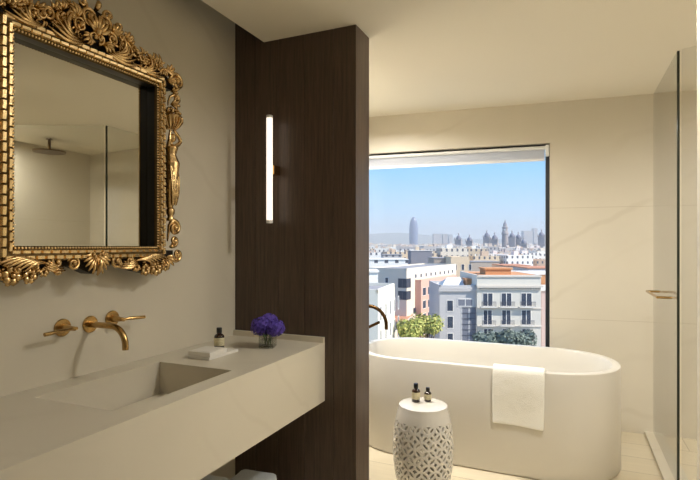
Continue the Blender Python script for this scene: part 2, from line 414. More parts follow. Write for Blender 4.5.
# dark backing following the ornament's outline
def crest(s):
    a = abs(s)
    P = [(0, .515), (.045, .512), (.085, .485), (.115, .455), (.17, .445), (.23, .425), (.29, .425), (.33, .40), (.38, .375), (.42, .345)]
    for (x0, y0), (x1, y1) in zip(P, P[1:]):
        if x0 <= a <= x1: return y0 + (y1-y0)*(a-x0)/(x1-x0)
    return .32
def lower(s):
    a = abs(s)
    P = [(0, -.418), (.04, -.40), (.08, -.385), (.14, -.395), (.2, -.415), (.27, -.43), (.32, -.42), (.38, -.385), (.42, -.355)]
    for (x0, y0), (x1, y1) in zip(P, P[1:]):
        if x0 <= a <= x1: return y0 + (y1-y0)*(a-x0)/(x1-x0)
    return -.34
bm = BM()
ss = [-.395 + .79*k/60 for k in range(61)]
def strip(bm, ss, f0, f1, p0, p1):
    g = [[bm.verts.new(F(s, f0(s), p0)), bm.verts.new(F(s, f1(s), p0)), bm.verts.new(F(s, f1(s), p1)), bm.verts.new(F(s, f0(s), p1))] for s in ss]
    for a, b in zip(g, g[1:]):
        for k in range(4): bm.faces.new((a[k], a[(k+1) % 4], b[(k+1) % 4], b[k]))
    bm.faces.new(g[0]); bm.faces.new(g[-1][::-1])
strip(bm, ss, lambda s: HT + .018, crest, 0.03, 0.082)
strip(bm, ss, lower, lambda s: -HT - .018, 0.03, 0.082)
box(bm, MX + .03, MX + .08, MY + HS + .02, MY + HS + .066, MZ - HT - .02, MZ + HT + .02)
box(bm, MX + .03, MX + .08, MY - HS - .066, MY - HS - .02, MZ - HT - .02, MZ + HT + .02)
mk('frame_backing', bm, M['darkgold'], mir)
# moulding: bead row + two rows of lapped tiles on a rounded body
bm = BM()
BW = 0.048
for (a0, b0, a1, b1) in ((-HS, HT, HS, HT), (HS, HT, HS, -HT), (HS, -HT, -HS, -HT), (-HS, -HT, -HS, HT)):
    d = Vector((a1-a0, b1-b0)); L_ = d.length; d.normalize(); n = Vector((-d.y, d.x))      # n points outward
    def ext(u, v, p):
        w = a0 + d.x*u + n.x*v, b0 + d.y*u + n.y*v
        return F(w[0], w[1], p)
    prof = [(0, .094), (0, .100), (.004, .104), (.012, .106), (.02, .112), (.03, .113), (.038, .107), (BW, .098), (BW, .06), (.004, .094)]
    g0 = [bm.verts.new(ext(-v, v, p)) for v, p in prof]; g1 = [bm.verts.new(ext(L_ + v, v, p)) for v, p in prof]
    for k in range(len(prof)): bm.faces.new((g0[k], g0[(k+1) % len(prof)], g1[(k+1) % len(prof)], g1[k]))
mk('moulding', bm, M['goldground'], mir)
bmB, bmT = BM(), BM()
for (a0, b0, a1, b1) in ((-HS, HT, HS, HT), (HS, HT, HS, -HT), (HS, -HT, -HS, -HT), (-HS, -HT, -HS, HT)):
    d = Vector((a1-a0, b1-b0)); L_ = d.length; d.normalize(); n = Vector((-d.y, d.x))
    nb = int(round(L_ / 0.0105))
    for k in range(nb + 1):
        u = L_*k/nb; c = F(a0 + d.x*u + n.x*.006, b0 + d.y*u + n.y*.006, .107); ball(bmB, c, .0047, 1)
    for row, (v, w, pp) in enumerate(((.0185, .0135, .114), (.0355, .0175, .112))):
        nt_ = int(round((L_ + 2*v) / 0.031))
        for k in range(nt_):
            u = -v + (L_ + 2*v)*(k + .5)/nt_
            tl = (L_ + 2*v)/nt_*0.47
            c = Vector(F(a0 + d.x*u + n.x*v, b0 + d.y*u + n.y*v, pp))
            dd = Vector((0, d.x, d.y)); nn = Vector((0, n.x, n.y)); px_ = Vector((1, 0, 0))
            rings = []
            for (f, hgt, wd) in ((-1, -.004, .8), (-.85, .003, .95), (0, .0045, 1), (.8, .006, .95), (1, -.003, .75)):
                rings.append([bmT.verts.new(c + dd*tl*f + nn*(w*.5)*wd*q + px_*(hgt if abs(q) < .9 else -.005)) for q in (-1, -.6, .6, 1)])
            for A, B in zip(rings, rings[1:]):
                for q in range(3): bmT.faces.new((A[q], A[q+1], B[q+1], B[q]))
mk('bead_trim', bmB, M['gold'], mir, smooth=True); mk('tile_trim', bmT, M['gold'], mir)

# ornament primitives (in the frame plane, mirrored for the other half)
def spiral(bm, cs, ct, r0, a0, turns, dirn=1, w=.007, tail=None, p=.098, mir_=1, shrink=.12, eye=True):
    w *= 1.3
    n = max(10, int(abs(turns)*20)); pts = []; rad = []
    if tail:
        for k, (ts, tt) in enumerate(tail): pts.append(F(mir_*ts, tt, p - .012 + .012*k/len(tail))); rad.append(w*(.25 + .75*k/len(tail)))
    for k in range(n + 1):
        f = k/n; a = a0 + dirn*turns*2*PI*f; r = r0*(1 - f)**.8 + r0*shrink*f
        pts.append(F(mir_*(cs + r*math.cos(a)), ct + r*math.sin(a), p + .012*f)); rad.append(w*(1 - .45*f))
    tube(bm, pts, [q*.72 for q in rad], 8, normal=(1, 0, 0), flat=1.2)
    p2 = []; r2 = []
    for k in range(n + 1):
        f = k/n; a = a0 + dirn*turns*2*PI*f; r = max(.001, r0*(1 - f)**.8 + r0*shrink*f - w*1.05)
        if f > .62: break
        p2.append(F(mir_*(cs + r*math.cos(a)), ct + r*math.sin(a), p - .002 + .012*f)); r2.append(w*.36*(1 - .4*f))
    tube(bm, p2, r2, 6)
    if eye: ball(bm, F(mir_*cs, ct, p + .012), w*.95, 1)
def leaf(bm, s0, t0, s1, t1, bend, w, p=.092, mir_=1, lift=.02, curl=.0):
    w *= 1.12
    """acanthus lobe: tapering ridge from base to tip, bowed sideways, tip rising"""
    d = Vector((s1-s0, t1-t0)); n = Vector((-d.y, d.x)).normalized(); pts = []; rad = []
    N = 9
    for k in range(N + 1):
        f = k/N; q = Vector((s0, t0)) + d*f + n*(bend*math.sin(PI*f) + curl*f*f)
        pts.append(F(mir_*q.x, q.y, p + lift*math.sin(PI*f*.75))); rad.append(max(.0009, w*(math.sin(PI*(f*.80 + .12)))**.8))
    tube(bm, pts, rad, 8, normal=(1, 0, 0), flat=.75)
def fan(bm, s0, t0, ang, length, n=5, spread=1.3, w=.006, p=.09, mir_=1, bendf=.25):
    for k in range(n):
        f = (k - (n-1)/2)/max(1, (n-1)/2); a = ang + f*spread/2; L_ = length*(1 - .28*abs(f))
        leaf(bm, s0, t0, s0 + L_*math.cos(a), t0 + L_*math.sin(a), bendf*L_*f*.6, w, p + .006*(1-abs(f)), mir_)
def flower(bm, s, t, r, p=.10, n=5, mir_=1):
    for k in range(n):
        a = 2*PI*k/n + .3
        ball(bm, F(mir_*(s + r*.58*math.cos(a)), t + r*.58*math.sin(a), p), r*.46, 1, (.55, 1, 1))
        b = a + PI/n
        ball(bm, F(mir_*(s + r*.8*math.cos(b)), t + r*.8*math.sin(b), p - .008), r*.3, 1, (.6, 1, 1))
    ball(bm, F(mir_*s, t, p + .007), r*.27, 1)

bmC = BM(); rr = random.Random(3)
for m_ in (1, -1):
    bmS = BM(); bmF = BM()
    # crest scrolls
    spiral(bmC, .030, .470, .030, -1.9, 1.4, 1, .0078, mir_=m_, p=.108)
    spiral(bmC, .064, .425, .026, 2.4, 1.3, -1, .0072, mir_=m_, p=.104)
    spiral(bmC, .092, .462, .022, 0.2, 1.3, 1, .0068, mir_=m_, p=.102)
    spiral(bmC, .128, .418, .026, 3.6, 1.4, -1, .0075, tail=[(.075, .392), (.09, .388), (.105, .395)], mir_=m_, p=.102)
    spiral(bmC, .175, .420, .022, 1.9, 1.3, 1, .0068, tail=[(.228, .402), (.215, .415), (.2, .432)], mir_=m_, p=.10)
    spiral(bmC, .222, .398, .020, 4.2, 1.3, -1, .0065, tail=[(.165, .385), (.18, .378), (.2, .377)], mir_=m_, p=.10)
    spiral(bmC, .272, .402, .017, 1.2, 1.2, 1, .006, tail=[(.325, .385), (.31, .398), (.29, .412)], mir_=m_, p=.10)
    spiral(bmC, .325, .388, .018, 3.4, 1.25, -1, .0065, mir_=m_, p=.10)
    spiral(bmC, .012, .405, .018, 4.5, 1.2, 1, .0065, mir_=m_, p=.108)
    # outline volutes on top of the crest
    spiral(bmC, .052, .505, .019, 3.9, 1.15, -1, .0065, mir_=m_, p=.10)
    spiral(bmC, .105, .487, .013, 3.0, 1.1, -1, .0055, mir_=m_, p=.096)
    fan(bmC, .255, .405, 1.2, .048, 4, 1.2, .0058, mir_=m_); fan(bmC, .15, .44, 1.5, .035, 3, 1.1, .0055, mir_=m_)
    fan(bmC, .29, .395, 1.75, .062, 4, .9, .006, mir_=m_); fan(bmC, .21, .42, 2.3, .032, 3, 1, .005, mir_=m_)
    # long swept acanthus strands over the moulding
    for k in range(6):
        leaf(bmC, .04 + .012*k, .372 + .003*k, .185 - .018*k, .372 + .016*k, -.022 + .001*k, .0052, .112, m_, .012)
    for k in range(5):
        leaf(bmC, .185 + .01*k, .37, .315 - .02*k, .366 + .013*k, -.014, .0048, .11, m_, .010)
    for k in range(5):
        leaf(bmC, .165 - .006*k, .40 + .008*k, .10 - .004*k, .40 + .02*k, .014, .0045, .10, m_, .012)
    for k in range(7): ball(bmC, F(m_*(.045 + .036*k + rr.uniform(-.006, .006)), .395 + rr.uniform(-.01, .03) + (.03 if k < 2 else 0), .106), .0065, 1)
    for k in range(16):
        s_ = rr.uniform(.02, .34); t_ = rr.uniform(.385, max(.39, crest(s_) - .012))
        fan(bmC, s_, t_, rr.uniform(0, 6.28), rr.uniform(.02, .032), 3, 1.2, .0042, .092, m_)
    flower(bmC, .235, .43, .016, .10, 5, m_)
    flower(bmC, .15, .395, .013, .102, 5, m_); flower(bmC, .06, .39, .012, .104, 5, m_)
    spiral(bmC, .100, .440, .016, 5.0, 1.2, 1, .006, mir_=m_, p=.112); spiral(bmC, .198, .405, .015, 0.6, 1.2, -1, .0058, mir_=m_, p=.108)
    fan(bmC, .075, .45, 1.0, .045, 5, 1.6, .006, .098, m_); fan(bmC, .125, .45, .9, .036, 4, 1.5, .0055, .096, m_); fan(bmC, .03, .395, -.6, .04, 5, 1.6, .0055, .104, m_)
    fan(bmC, .345, .36, .3, .04, 4, 1.4, .006, .098, m_)
    # corner scrolls
    spiral(bmC, .388, .368, .034, 2.6, 1.35, -1, .0105, tail=[(.30, .372), (.32, .395), (.345, .402)], mir_=m_, p=.105)
    fan(bmC, .345, .395, 1.0, .045, 4, 1.3, .0065, mir_=m_)
    # lower frieze
    for (s_, t_, r_) in ((.285, -.408, .032), (.23, -.412, .025), (.335, -.400, .024), (.185, -.402, .017), (.265, -.368, .014), (.16, -.39, .012)):
        flower(bmF, s_, t_, r_, .102, 6, m_)
    spiral(bmS, .088, -.378, .024, .6, 1.5, 1, .0072, tail=[(.03, -.372), (.045, -.362), (.07, -.356)], mir_=m_, p=.102)
    spiral(bmS, .145, -.372, .020, 2.4, 1.3, -1, .0065, tail=[(.2, -.37), (.185, -.362), (.165, -.356)], mir_=m_, p=.10)
    for k in range(6): leaf(bmS, .205 - .006*k, -.366 - .002*k, .335 - .016*k, -.372 - .005*k, .014, .0055, .104, m_, .014)
    for k in range(4): leaf(bmS, .11 + .005*k, -.40 + .008*k, .19 - .005*k, -.385 + .006*k, -.01, .0045, .098, m_, .012)
    spiral(bmS, .388, -.358, .028, 3.5, 1.3, 1, .0085, tail=[(.31, -.355), (.33, -.385), (.352, -.392)], mir_=m_, p=.105)
    fan(bmS, .335, -.37, -.5, .055, 4, 1.2, .006, mir_=m_)
    for k in range(8):
        fan(bmS, rr.uniform(.1, .34), rr.uniform(-.40, -.375), rr.uniform(0, 6.28), .024, 3, 1.2, .004, .092, m_)
    mk('lower_scrollwork', bmS, M['oldgold'], mir, smooth=True); mk('flower_garland', bmF, M['oldgold'], mir, smooth=True)
for k in range(7):
    a = PI/2 + (k-3)*.36; leaf(bmC, 0, .425, .052*math.cos(a), .425 + .056*math.sin(a), .003*(k-3), .0068, .110, 1, .016)
ball(bmC, F(0, .425, .118), .014, 2); leaf(bmC, 0, .50, 0, .535, 0, .010, .10)
mk('crest_scrollwork', bmC, M['oldgold'], mir, smooth=True)
bm = BM()      # scallop shell at the bottom centre
for k in range(11):
    a = -PI/2 + (k-5)*.30; L_ = .072 - .0035*abs(k-5)
    leaf(bm, 0, -.352, L_*math.cos(a), -.352 + L_*math.sin(a), .004*(k-5)/5, .0062, .104, 1, .014)
for m_ in (1, -1): spiral(bm, .022, -.350, .014, 4.0, 1.2, 1, .005, mir_=m_, p=.112)
leaf(bm, 0, -.42, 0, -.36, 0, .008, .112)
mk('shell_ornament', bm, M['oldgold'], mir, smooth=True)
# side ornaments: basket-bearing figures on scrolled plinths
for m_ in (1, -1):
    bm = BM(); cs = .380
    def P(s, t, p=.08): return F(m_*s, t, p)
    tube(bm, [P(cs-.002, -.16), P(cs, -.10), P(cs+.006, -.04), P(cs+.010, .03), P(cs+.004, .065), P(cs+.008, .095), P(cs+.004, .108)],
         [.014, .023, .031, .034, .023, .029, .013], 14)
    tube(bm, [P(cs+.004, .104), P(cs+.006, .122)], [.0085, .0075], 10)
    ball(bm, P(cs+.008, .136, .088), .0165, 2, (1, .9, 1.15))
    tube(bm, [P(cs+.020, .097), P(cs+.050, .116), P(cs+.064, .132)], [.0115, .0095, .008], 8)
    tube(bm, [P(cs+.064, .132), P(cs+.046, .155), P(cs+.022, .172)], [.0085, .0075, .006], 8)
    tube(bm, [P(cs-.010, .098), P(cs-.014, .125, .092), P(cs-.010, .165, .092)], [.010, .008, .006], 8)
    for q in range(5):
        leaf(bm, m_*1*(cs - .012 + .008*q)*1, .05, cs - .012 + .006*q, -.15 - .004*(q % 2), .006*(q-2)/2, .0055, .090, m_) if m_ == 1 else leaf(bm, cs - .012 + .008*q, .05, cs - .012 + .006*q, -.15 - .004*(q % 2), .006*(q-2)/2, .0055, .090, m_)
    ball(bm, P(cs+.001, .085, .096), .008, 1); ball(bm, P(cs+.015, .085, .094), .008, 1)
    o = mk('figure', bm, M['oldgold'], mir, smooth=True)
    rm = o.modifiers.new('Remesh', 'REMESH'); rm.mode = 'VOXEL'; rm.voxel_size = .0022; rm.use_smooth_shade = True
    bm = BM()
    lathe(bm, [(0, .172), (.016, .172), (.031, .188), (.042, .205), (.044, .222), (.046, .226), (.043, .230), (0, .232)], F(m_*(cs+.010), 0, .078), 20)
    for k in range(20):
        a = 2*PI*k/20; c0 = Vector(F(m_*(cs+.010), 0, .078))
        tube(bm, [c0 + Vector((math.cos(a)*r, math.sin(a)*r, h)) for r, h in ((.019, .173), (.034, .188), (.045, .205), (.047, .220))], [.002, .0036, .0042, .0025], 6)
    for k in range(46):
        a = rr.uniform(0, 6.28); q = rr.uniform(0, 1)**.5
        ball(bm, Vector(F(m_*(cs+.010), 0, .078)) + Vector((math.cos(a)*.038*q, math.sin(a)*.038*q, .236 + .026*(1-q*q) + rr.uniform(-.003, .003))), rr.uniform(.0055, .0085), 1)
    mk('fruit_basket', bm, M['oldgold'], mir, smooth=True, angle=50)
    bm = BM()
    lathe(bm, [(0, -.215), (.016, -.215), (.018, -.206), (.011, -.197), (.018, -.182), (.019, -.168), (.012, -.158), (0, -.154)], F(m_*(cs), 0, .082), 16)
    spiral(bm, cs + .008, -.243, .031, 1.8, 1.35, -1, .0105, mir_=m_, p=.092, tail=[(cs - .014, -.30), (cs - .014, -.27), (cs - .012, -.235)])
    spiral(bm, cs + .004, -.300, .024, 4.2, 1.2, 1, .0085, mir_=m_, p=.092)
    mk('side_scroll', bm, M['oldgold'], mir, smooth=True); bm = BM()
    spiral(bm, cs + .020, .300, .020, 2.2, 1.3, -1, .008, mir_=m_, p=.092, tail=[(cs - .012, .268), (cs - .014, .285), (cs - .008, .305)])
    fan(bm, cs + .0, .275, .2, .038, 4, 1.6, .006, .085, m_)
    fan(bm, cs, .33, .6, .035, 3, 1.4, .006, .085, m_)
    mk('side_scroll', bm, M['oldgold'], mir, smooth=True)

# ------------------------------------------------------------------ sconce on the wood panel
sx, sy = -1.359, 2.109
t = empty('wall_sconce', (sx, PY, CAM_H + 0.38), 'slim vertical tube wall light glowing on the dark wood panel', 'lamp')
bm = BM(); lathe(bm, [(0, .123), (.0135, .124), (.0155, .130), (.0155, .632), (.0135, .638), (0, .639)], (sx, sy, CAM_H), 24); mk('light_tube', bm, M['sconce'], t, smooth=True, angle=40)
bm = BM(); lathe(bm, [(0, .113), (.016, .113), (.0165, .116), (.0165, .128), (0, .128)], (sx, sy, CAM_H), 24); mk('end_cap', bm, M['whitemetal'], t, smooth=True, angle=40)
bm = BM(); lathe(bm, [(0, .634), (.0165, .634), (.0165, .644), (.015, .647), (0, .647)], (sx, sy, CAM_H), 24); mk('end_cap', bm, M['whitemetal'], t, smooth=True, angle=40)
bm = BM(); box(bm, sx - .019, sx + .019, sy + .012, PY - .0005, CAM_H + .357, CAM_H + .402, bevel=.001, seg=1); mk('bracket', bm, M['brass'], t)

# ------------------------------------------------------------------ things on the counter
tx0, tx1, ty0, ty1 = -1.458, -1.345, 1.640, 1.835
t = empty('soap_tray', ((tx0+tx1)/2, (ty0+ty1)/2, CT), 'low white marble tray on the counter holding a white box and a small bottle', 'tray')
bm = BM(); box(bm, tx0, tx1, ty0, ty1, CT + .0005, CT + .012, bevel=.0015); o = mk('tray_base', bm, M['whitestone'], t)
bm = BM(); box(bm, -.056, .056, -.058, .058, 0, .019, bevel=.002)
box(bm, -.045, .045, -.046, .046, .0185, .0205, bevel=.0008, seg=1)
Mx = Matrix.Translation(((tx0+tx1)/2, ty0 + .060, CT + .0123)) @ Matrix.Rotation(R(1), 4, 'Z'); bmesh.ops.transform(bm, matrix=Mx, verts=bm.verts[:])
tag(mk('soap_box', bm, M['whitestone'], loc=((tx0+tx1)/2, ty0+.06, CT+.0123)), 'flat white soap box lying on the near end of the counter tray', 'box')

def bottle(name, loc, r, h, label, group=None, cat='bottle'):
    t = empty(name, loc, label, cat, group); c = loc
    sh = h*.70
    bm = BM(); lathe(bm, [(0, 0), (r*.92, 0), (r, r*.1), (r, sh*.80), (r*.94, sh*.90), (r*.72, sh*.98), (r*.45, sh*1.03), (r*.42, h*.78), (0, h*.78)], c, 24)
    mk('glass_body', bm, M['amber'], t, smooth=True, angle=50)
    bm = BM(); lathe(bm, [(0, h*.755), (r*.52, h*.755), (r*.54, h*.77), (r*.54, h*.985), (r*.5, h), (0, h)], c, 24); mk('cap', bm, M['cap'], t, smooth=True, angle=50)
    bm = BM(); lathe(bm, [(r*1.012, sh*.24), (r*1.02, sh*.25), (r*1.02, sh*.76), (r*1.012, sh*.77)], c, 32); lb = mk('label', bm, M['paper'], t, smooth=True)
    # faint printed lines
    bm = BM()
    a0 = math.atan2(-c[1], -c[0])
    for k, (zz, wid) in enumerate(((.68, .5), (.60, .9), (.46, .6), (.38, .75), (.31, .6))):
        pts = [Vector(c) + Vector((math.cos(a0 + q*wid)*r*1.024, math.sin(a0 + q*wid)*r*1.024, sh*zz)) for q in (-1, -.6, -.2, .2, .6, 1)]
        tube(bm, pts, r*.018, 4)
    mk('printed_lines', bm, M['ink'], lb)
    return t
bottle('toiletry_bottle', (-1.424, 1.803, CT + .0123), .0225, .094, 'small amber bottle with a black cap standing on the counter tray')
# vase of hydrangea
vx, vy = -1.276, 1.966
t = empty('flower_vase', (vx, vy, CT), 'square clear glass vase at the far end of the counter', 'vase')
bm = BM(); Mv = Matrix.Translation((vx, vy, CT + .0008)) @ Matrix.Rotation(R(18), 4, 'Z')
box(bm, -.034, .034, -.034, .034, 0, .008, bevel=.003, M=Mv)
for a in range(4):
    box(bm, -.034, .034, .030, .034, .004, .058, bevel=.0015, seg=1, M=Mv @ Matrix.Rotation(a*PI/2, 4, 'Z'))
mk('glass_walls', bm, M['vaseglass'], t)
bm = BM(); box(bm, -.0295, .0295, -.0295, .0295, .0085, .038, M=Mv); mk('water', bm, glass_pane('water', (.93, .94, .93), 1.33), t)
hy = empty('hydrangea_bunch', (vx, vy, CT + .012), 'bunch of violet hydrangeas in the glass vase at the far end of the counter', 'flowers')
bm = BM()
for k in range(6):
    a = k*1.05; tube(bm, [(vx + .012*math.cos(a), vy + .012*math.sin(a), CT + .012), (vx + .016*math.cos(a+.5), vy + .016*math.sin(a+.5), CT + .045), (vx + .03*math.cos(a+1), vy + .03*math.sin(a+1), CT + .085)], .0028, 6)
mk('stems', bm, M['leafg'], hy)
rf = random.Random(11)
UR = Vector((CA, SA, 0))
for ci, (du, dz, rad, dv) in enumerate(((-.028, .098, .050, 0), (.034, .092, .046, -.01), (.0, .118, .040, .03))):
    c0 = Vector((vx, vy, CT)) + UR*du + Vector((-SA, CA, 0))*dv + Vector((0, 0, dz)); bm = BM()
    ball(bm, c0, rad*.78, 2, (1, 1, .85), mi=1)
    nfl = 74
    for k in range(nfl):
        zz = 1 - 2*(k + .5)/nfl; th = k*2.399963; q = math.sqrt(1-zz*zz)
        n = Vector((q*math.cos(th), q*math.sin(th), zz)); c = c0 + Vector((n.x, n.y, n.z*.85))*rad*rf.uniform(.9, 1.04)
        a_ = n.orthogonal().normalized(); b_ = n.cross(a_); rot = rf.uniform(0, 6.28); mi = rf.choice((0, 0, 1))
        for p in range(4):
            an = rot + p*PI/2; d1 = a_*math.cos(an) + b_*math.sin(an); d2 = a_*math.cos(an+PI/2) + b_*math.sin(an+PI/2); sz = rf.uniform(.0085, .0115)
            f = bm.faces.new([bm.verts.new(v) for v in (c, c + d1*sz*.6 + d2*sz*.5 + n*.002, c + d1*sz*1.15 + n*.0005, c + d1*sz*.6 - d2*sz*.5 + n*.002)]); f.material_index = mi
    mk('blossom_head', bm, [M['petal'], M['petal2']], hy)
bm = BM()
for k, a in enumerate((0.4, 1.9, 3.6, 5.1)):
    d = Vector((math.cos(a), math.sin(a), 0)); n = Vector((-d.y, d.x, 0)); c = Vector((vx, vy, CT + .062)) + d*.018
    f = bm.faces.new([bm.verts.new(v) for v in (c, c + d*.025 + n*.014 + Vector((0, 0, .006)), c + d*.052 + Vector((0, 0, -.004)), c + d*.025 - n*.014 + Vector((0, 0, .006)))])
mk('leaf', bm, M['leafg'], hy)

# ------------------------------------------------------------------ folded towels below the counter
def folded_towel(loc, sx_, sy_, h, rot, label, group):
    bm = BM(); box(bm, -sx_/2, sx_/2, -sy_/2, sy_/2, 0, h, bevel=h*.42, seg=5)
    bmesh.ops.subdivide_edges(bm, edges=[e for e in bm.edges if e.calc_length() > .06], cuts=5, use_grid_fill=True)
    for v in bm.verts:
        v.co += Vector((0, 0, .004*noise.noise(v.co*14)))
        if .25*h < v.co.z < .75*h: v.co.x *= .985; v.co.y *= .985
    zmin = min(v.co.z for v in bm.verts)
    for v in bm.verts: v.co.z -= zmin
    bmesh.ops.transform(bm, matrix=Matrix.Translation(loc) @ Matrix.Rotation(rot, 4, 'Z'), verts=bm.verts[:])
    o = mk('folded_towel', bm, M['greytowel'], loc=loc, smooth=True, angle=60); tag(o, label, 'towel', group); return o
for (lx, ly, side, top) in ((-1.345, 1.93, 'farther', .235), (-1.42, 1.70, 'nearer', .31)):
    for k, pos in enumerate(('bottom', 'middle', 'top')):
        hh = top/3
        folded_towel((lx, ly, k*hh + .0005), .20, (.19 if side == 'farther' else .16), hh - .008, R(3 + 2*k), f'folded grey towel at the {pos} of the {side} stack under the vanity counter', 'folded towels under the counter')

# ------------------------------------------------------------------ bathtub
TC = Vector((-.54, 3.345, 0)); LX = .40
def tub_ring(bm, inset, z, n=24, ex=2.15):
    a, b = .42 - inset, .39 - inset; ring = []
    for sgn in (1, -1):
        for k in range(n + 1):
            th = -PI/2 + PI*k/n
            c, s = math.cos(th), math.sin(th)
            x = a*abs(c)**(2/ex); y = b*math.copysign(abs(s)**(2/ex), s)
            if sgn == -1: x, y = -x, -y
            ring.append(bm.verts.new((TC.x + sgn*LX + x, TC.y + y, z)))
    return ring
t = empty('bathtub', TC, 'large white oval freestanding bathtub below the window', 'bathtub')
bm = BM(); TH = .60
prof = [(.018, .0), (.006, .004), (0, .016), (0, TH - .008), (.002, TH - .002), (.007, TH), (.040, TH), (.046, TH - .002), (.050, TH - .008), (.062, TH - .10), (.085, TH - .25), (.115, TH - .36), (.16, TH - .42), (.24, TH - .44)]
rings = [tub_ring(bm, i, z) for i, z in prof]
for A, B in zip(rings, rings[1:]):
    for k in range(len(A)): bm.faces.new((A[k], A[(k+1) % len(A)], B[(k+1) % len(B)], B[k]))
bm.faces.new(rings[0][::-1]); bm.faces.new(rings[-1])
mk('tub_shell', bm, M['tub'], t, smooth=True, angle=35)
bm = BM(); lathe(bm, [(0, .162), (.034, .162), (.034, .166), (.028, .169), (0, .169)], (TC.x, TC.y, 0), 24); mk('drain_cover', bm, M['bronze'], t, smooth=True, angle=40)

# towel over the tub rim
bm = BM(); X0, X1 = -.400, -.122; nx, path = 26, []
path = [(3.024, .47), (3.020, .53), (3.015, .585), (3.010, .604), (2.998, .612), (2.975, .614), (2.955, .611), (2.944, .600), (2.940, .58)]
for k in range(1, 15): path.append((2.940 - .002*math.sin(k*.4), .58 - k*.0205))
g = []
for j, (yy, zz) in enumerate(path):
    row = []
    for i in range(nx + 1):
        f = i/nx; q = max(0, j - 8)/14
        x = X0 + (X1 - X0)*f + .004*q*math.sin(j*.5)*(-1 if i == 0 else 1)*.3 + (-.004*q if i > nx*.8 else 0)
        y = yy - .0035*math.sin(f*7 + .6)*q - .003*q + .0018*noise.noise(Vector((x*30, zz*30, 0)))
        z = zz + (-.006*f*q + .003*q*math.sin(f*5))
        row.append(bm.verts.new((x, y, z)))
    g.append(row)
for A, B in zip(g, g[1:]):
    for i in range(nx): bm.faces.new((A[i], A[i+1], B[i+1], B[i]))
o = mk('hand_towel', bm, M['towel'], loc=(-.26, 2.975, .60), smooth=True); tag(o, 'white hand towel hanging over the front rim of the bathtub', 'towel')
sm = o.modifiers.new('Solidify', 'SOLIDIFY'); sm.thickness = .013; sm.offset = 0
bv = o.modifiers.new('Subsurf', 'SUBSURF'); bv.levels = 1; bv.render_levels = 2

# tub filler on the floor at the left end
t = empty('tub_filler', (-1.435, 3.33, 0), 'dark bronze arched bath tap standing at the left end of the bathtub', 'tap')
bm = BM(); px0, py0 = -1.435, 3.33
pts = [(px0, py0, .004), (px0, py0, .5), (px0, py0, .735)]
rA = .128; tz = .742
for k in range(0, 25):
    a = PI - PI*k/24; pts.append((px0 + rA + rA*math.cos(a), py0, tz + rA*math.sin(a)))
pts.append((px0 + 2*rA, py0, tz - .03))
tube(bm, pts, .0125, 16); mk('spout', bm, M['bronze'], t, smooth=True, angle=40)
bm = BM(); lathe(bm, [(0, 0.0005), (.045, 0.0005), (.045, .008), (.02, .012), (0, .012)], (px0, py0, 0), 28); mk('floor_plate', bm, M['bronze'], t, smooth=True, angle=40)
bm = BM(); lathe(bm, [(0, .62), (.024, .62), (.026, .625), (.026, .70), (.02, .708), (0, .708)], (px0, py0, 0), 24)
tube(bm, [(px0, py0, .665), (px0 + .05, py0 - .01, .682), (px0 + .215, py0 - .03, .765)], .0105, 12); mk('lever', bm, M['bronze'], t, smooth=True, angle=40)

# ------------------------------------------------------------------ pierced ceramic stool
gx, gy = -.713, 2.599; SHt = .46
t = empty('garden_stool', (gx, gy, 0), 'white glazed ceramic drum stool with pierced lattice sides in front of the bathtub', 'stool')
def sr(z):
    f = (z/SHt)*2 - 1
    return .160 - .030*f*f - .006*f**4
bm = BM()
pr = [(0, SHt), (.06, SHt), (.116, SHt - .001), (.127, SHt - .004), (sr(SHt - .014), SHt - .014)]
z = SHt - .03
while z > .385: pr.append((sr(z), z)); z -= .015
pr += [(sr(.385), .385), (sr(.385) - .008, .385), (sr(.41) - .009, .41), (.11, SHt - .015), (0, SHt - .010)]
lathe(bm, pr, (gx, gy, 0), 64); mk('top', bm, M['ceramic'], t, smooth=True, angle=50)
bm = BM()
pr = [(sr(.085) - .008, .085), (sr(.085), .085)] + [(sr(z), z) for z in (.07, .05, .03, .012)] + [(sr(0) - .004, 0.0005), (sr(0) - .014, .0005), (sr(.03) - .010, .03), (sr(.085) - .008, .085)]
lathe(bm, pr, (gx, gy, 0), 64); mk('base', bm, M['ceramic'], t, smooth=True, angle=50)
bm = BM(); NC = 14; rows = 4; zlo, zhi = .085, .385; cell = (zhi - zlo)/rows
def ribbon(bm, pts2, closed, hw=.0062, th=.0038):
    n = len(pts2); ring = []
    for i in range(n):
        a = pts2[(i-1) % n] if closed or i > 0 else pts2[i]; b = pts2[(i+1) % n] if closed or i < n-1 else pts2[i]
        tx, tz = b[0]-a[0], b[1]-a[1]; l = math.hypot(tx, tz) or 1; nx_, nz_ = -tz/l, tx/l; r4 = []
        for (w, o) in ((-1, -1), (1, -1), (1, .85), (.6, 1), (-.6, 1), (-1, .85)):
            u, zz = pts2[i][0] + nx_*hw*w, pts2[i][1] + nz_*hw*w
            zz = min(max(zz, zlo - .004), zhi + .004); ang = u/.155; rr_ = sr(zz) - .0038 + th*o
            r4.append(bm.verts.new((gx + rr_*math.cos(ang), gy + rr_*math.sin(ang), zz)))
        ring.append(r4)
    m = n if closed else n-1
    for i in range(m):
        A, B = ring[i], ring[(i+1) % n]
        for k in range(6): bm.faces.new((A[k], A[(k+1) % 6], B[(k+1) % 6], B[k]))
cw = 2*PI*.155/NC
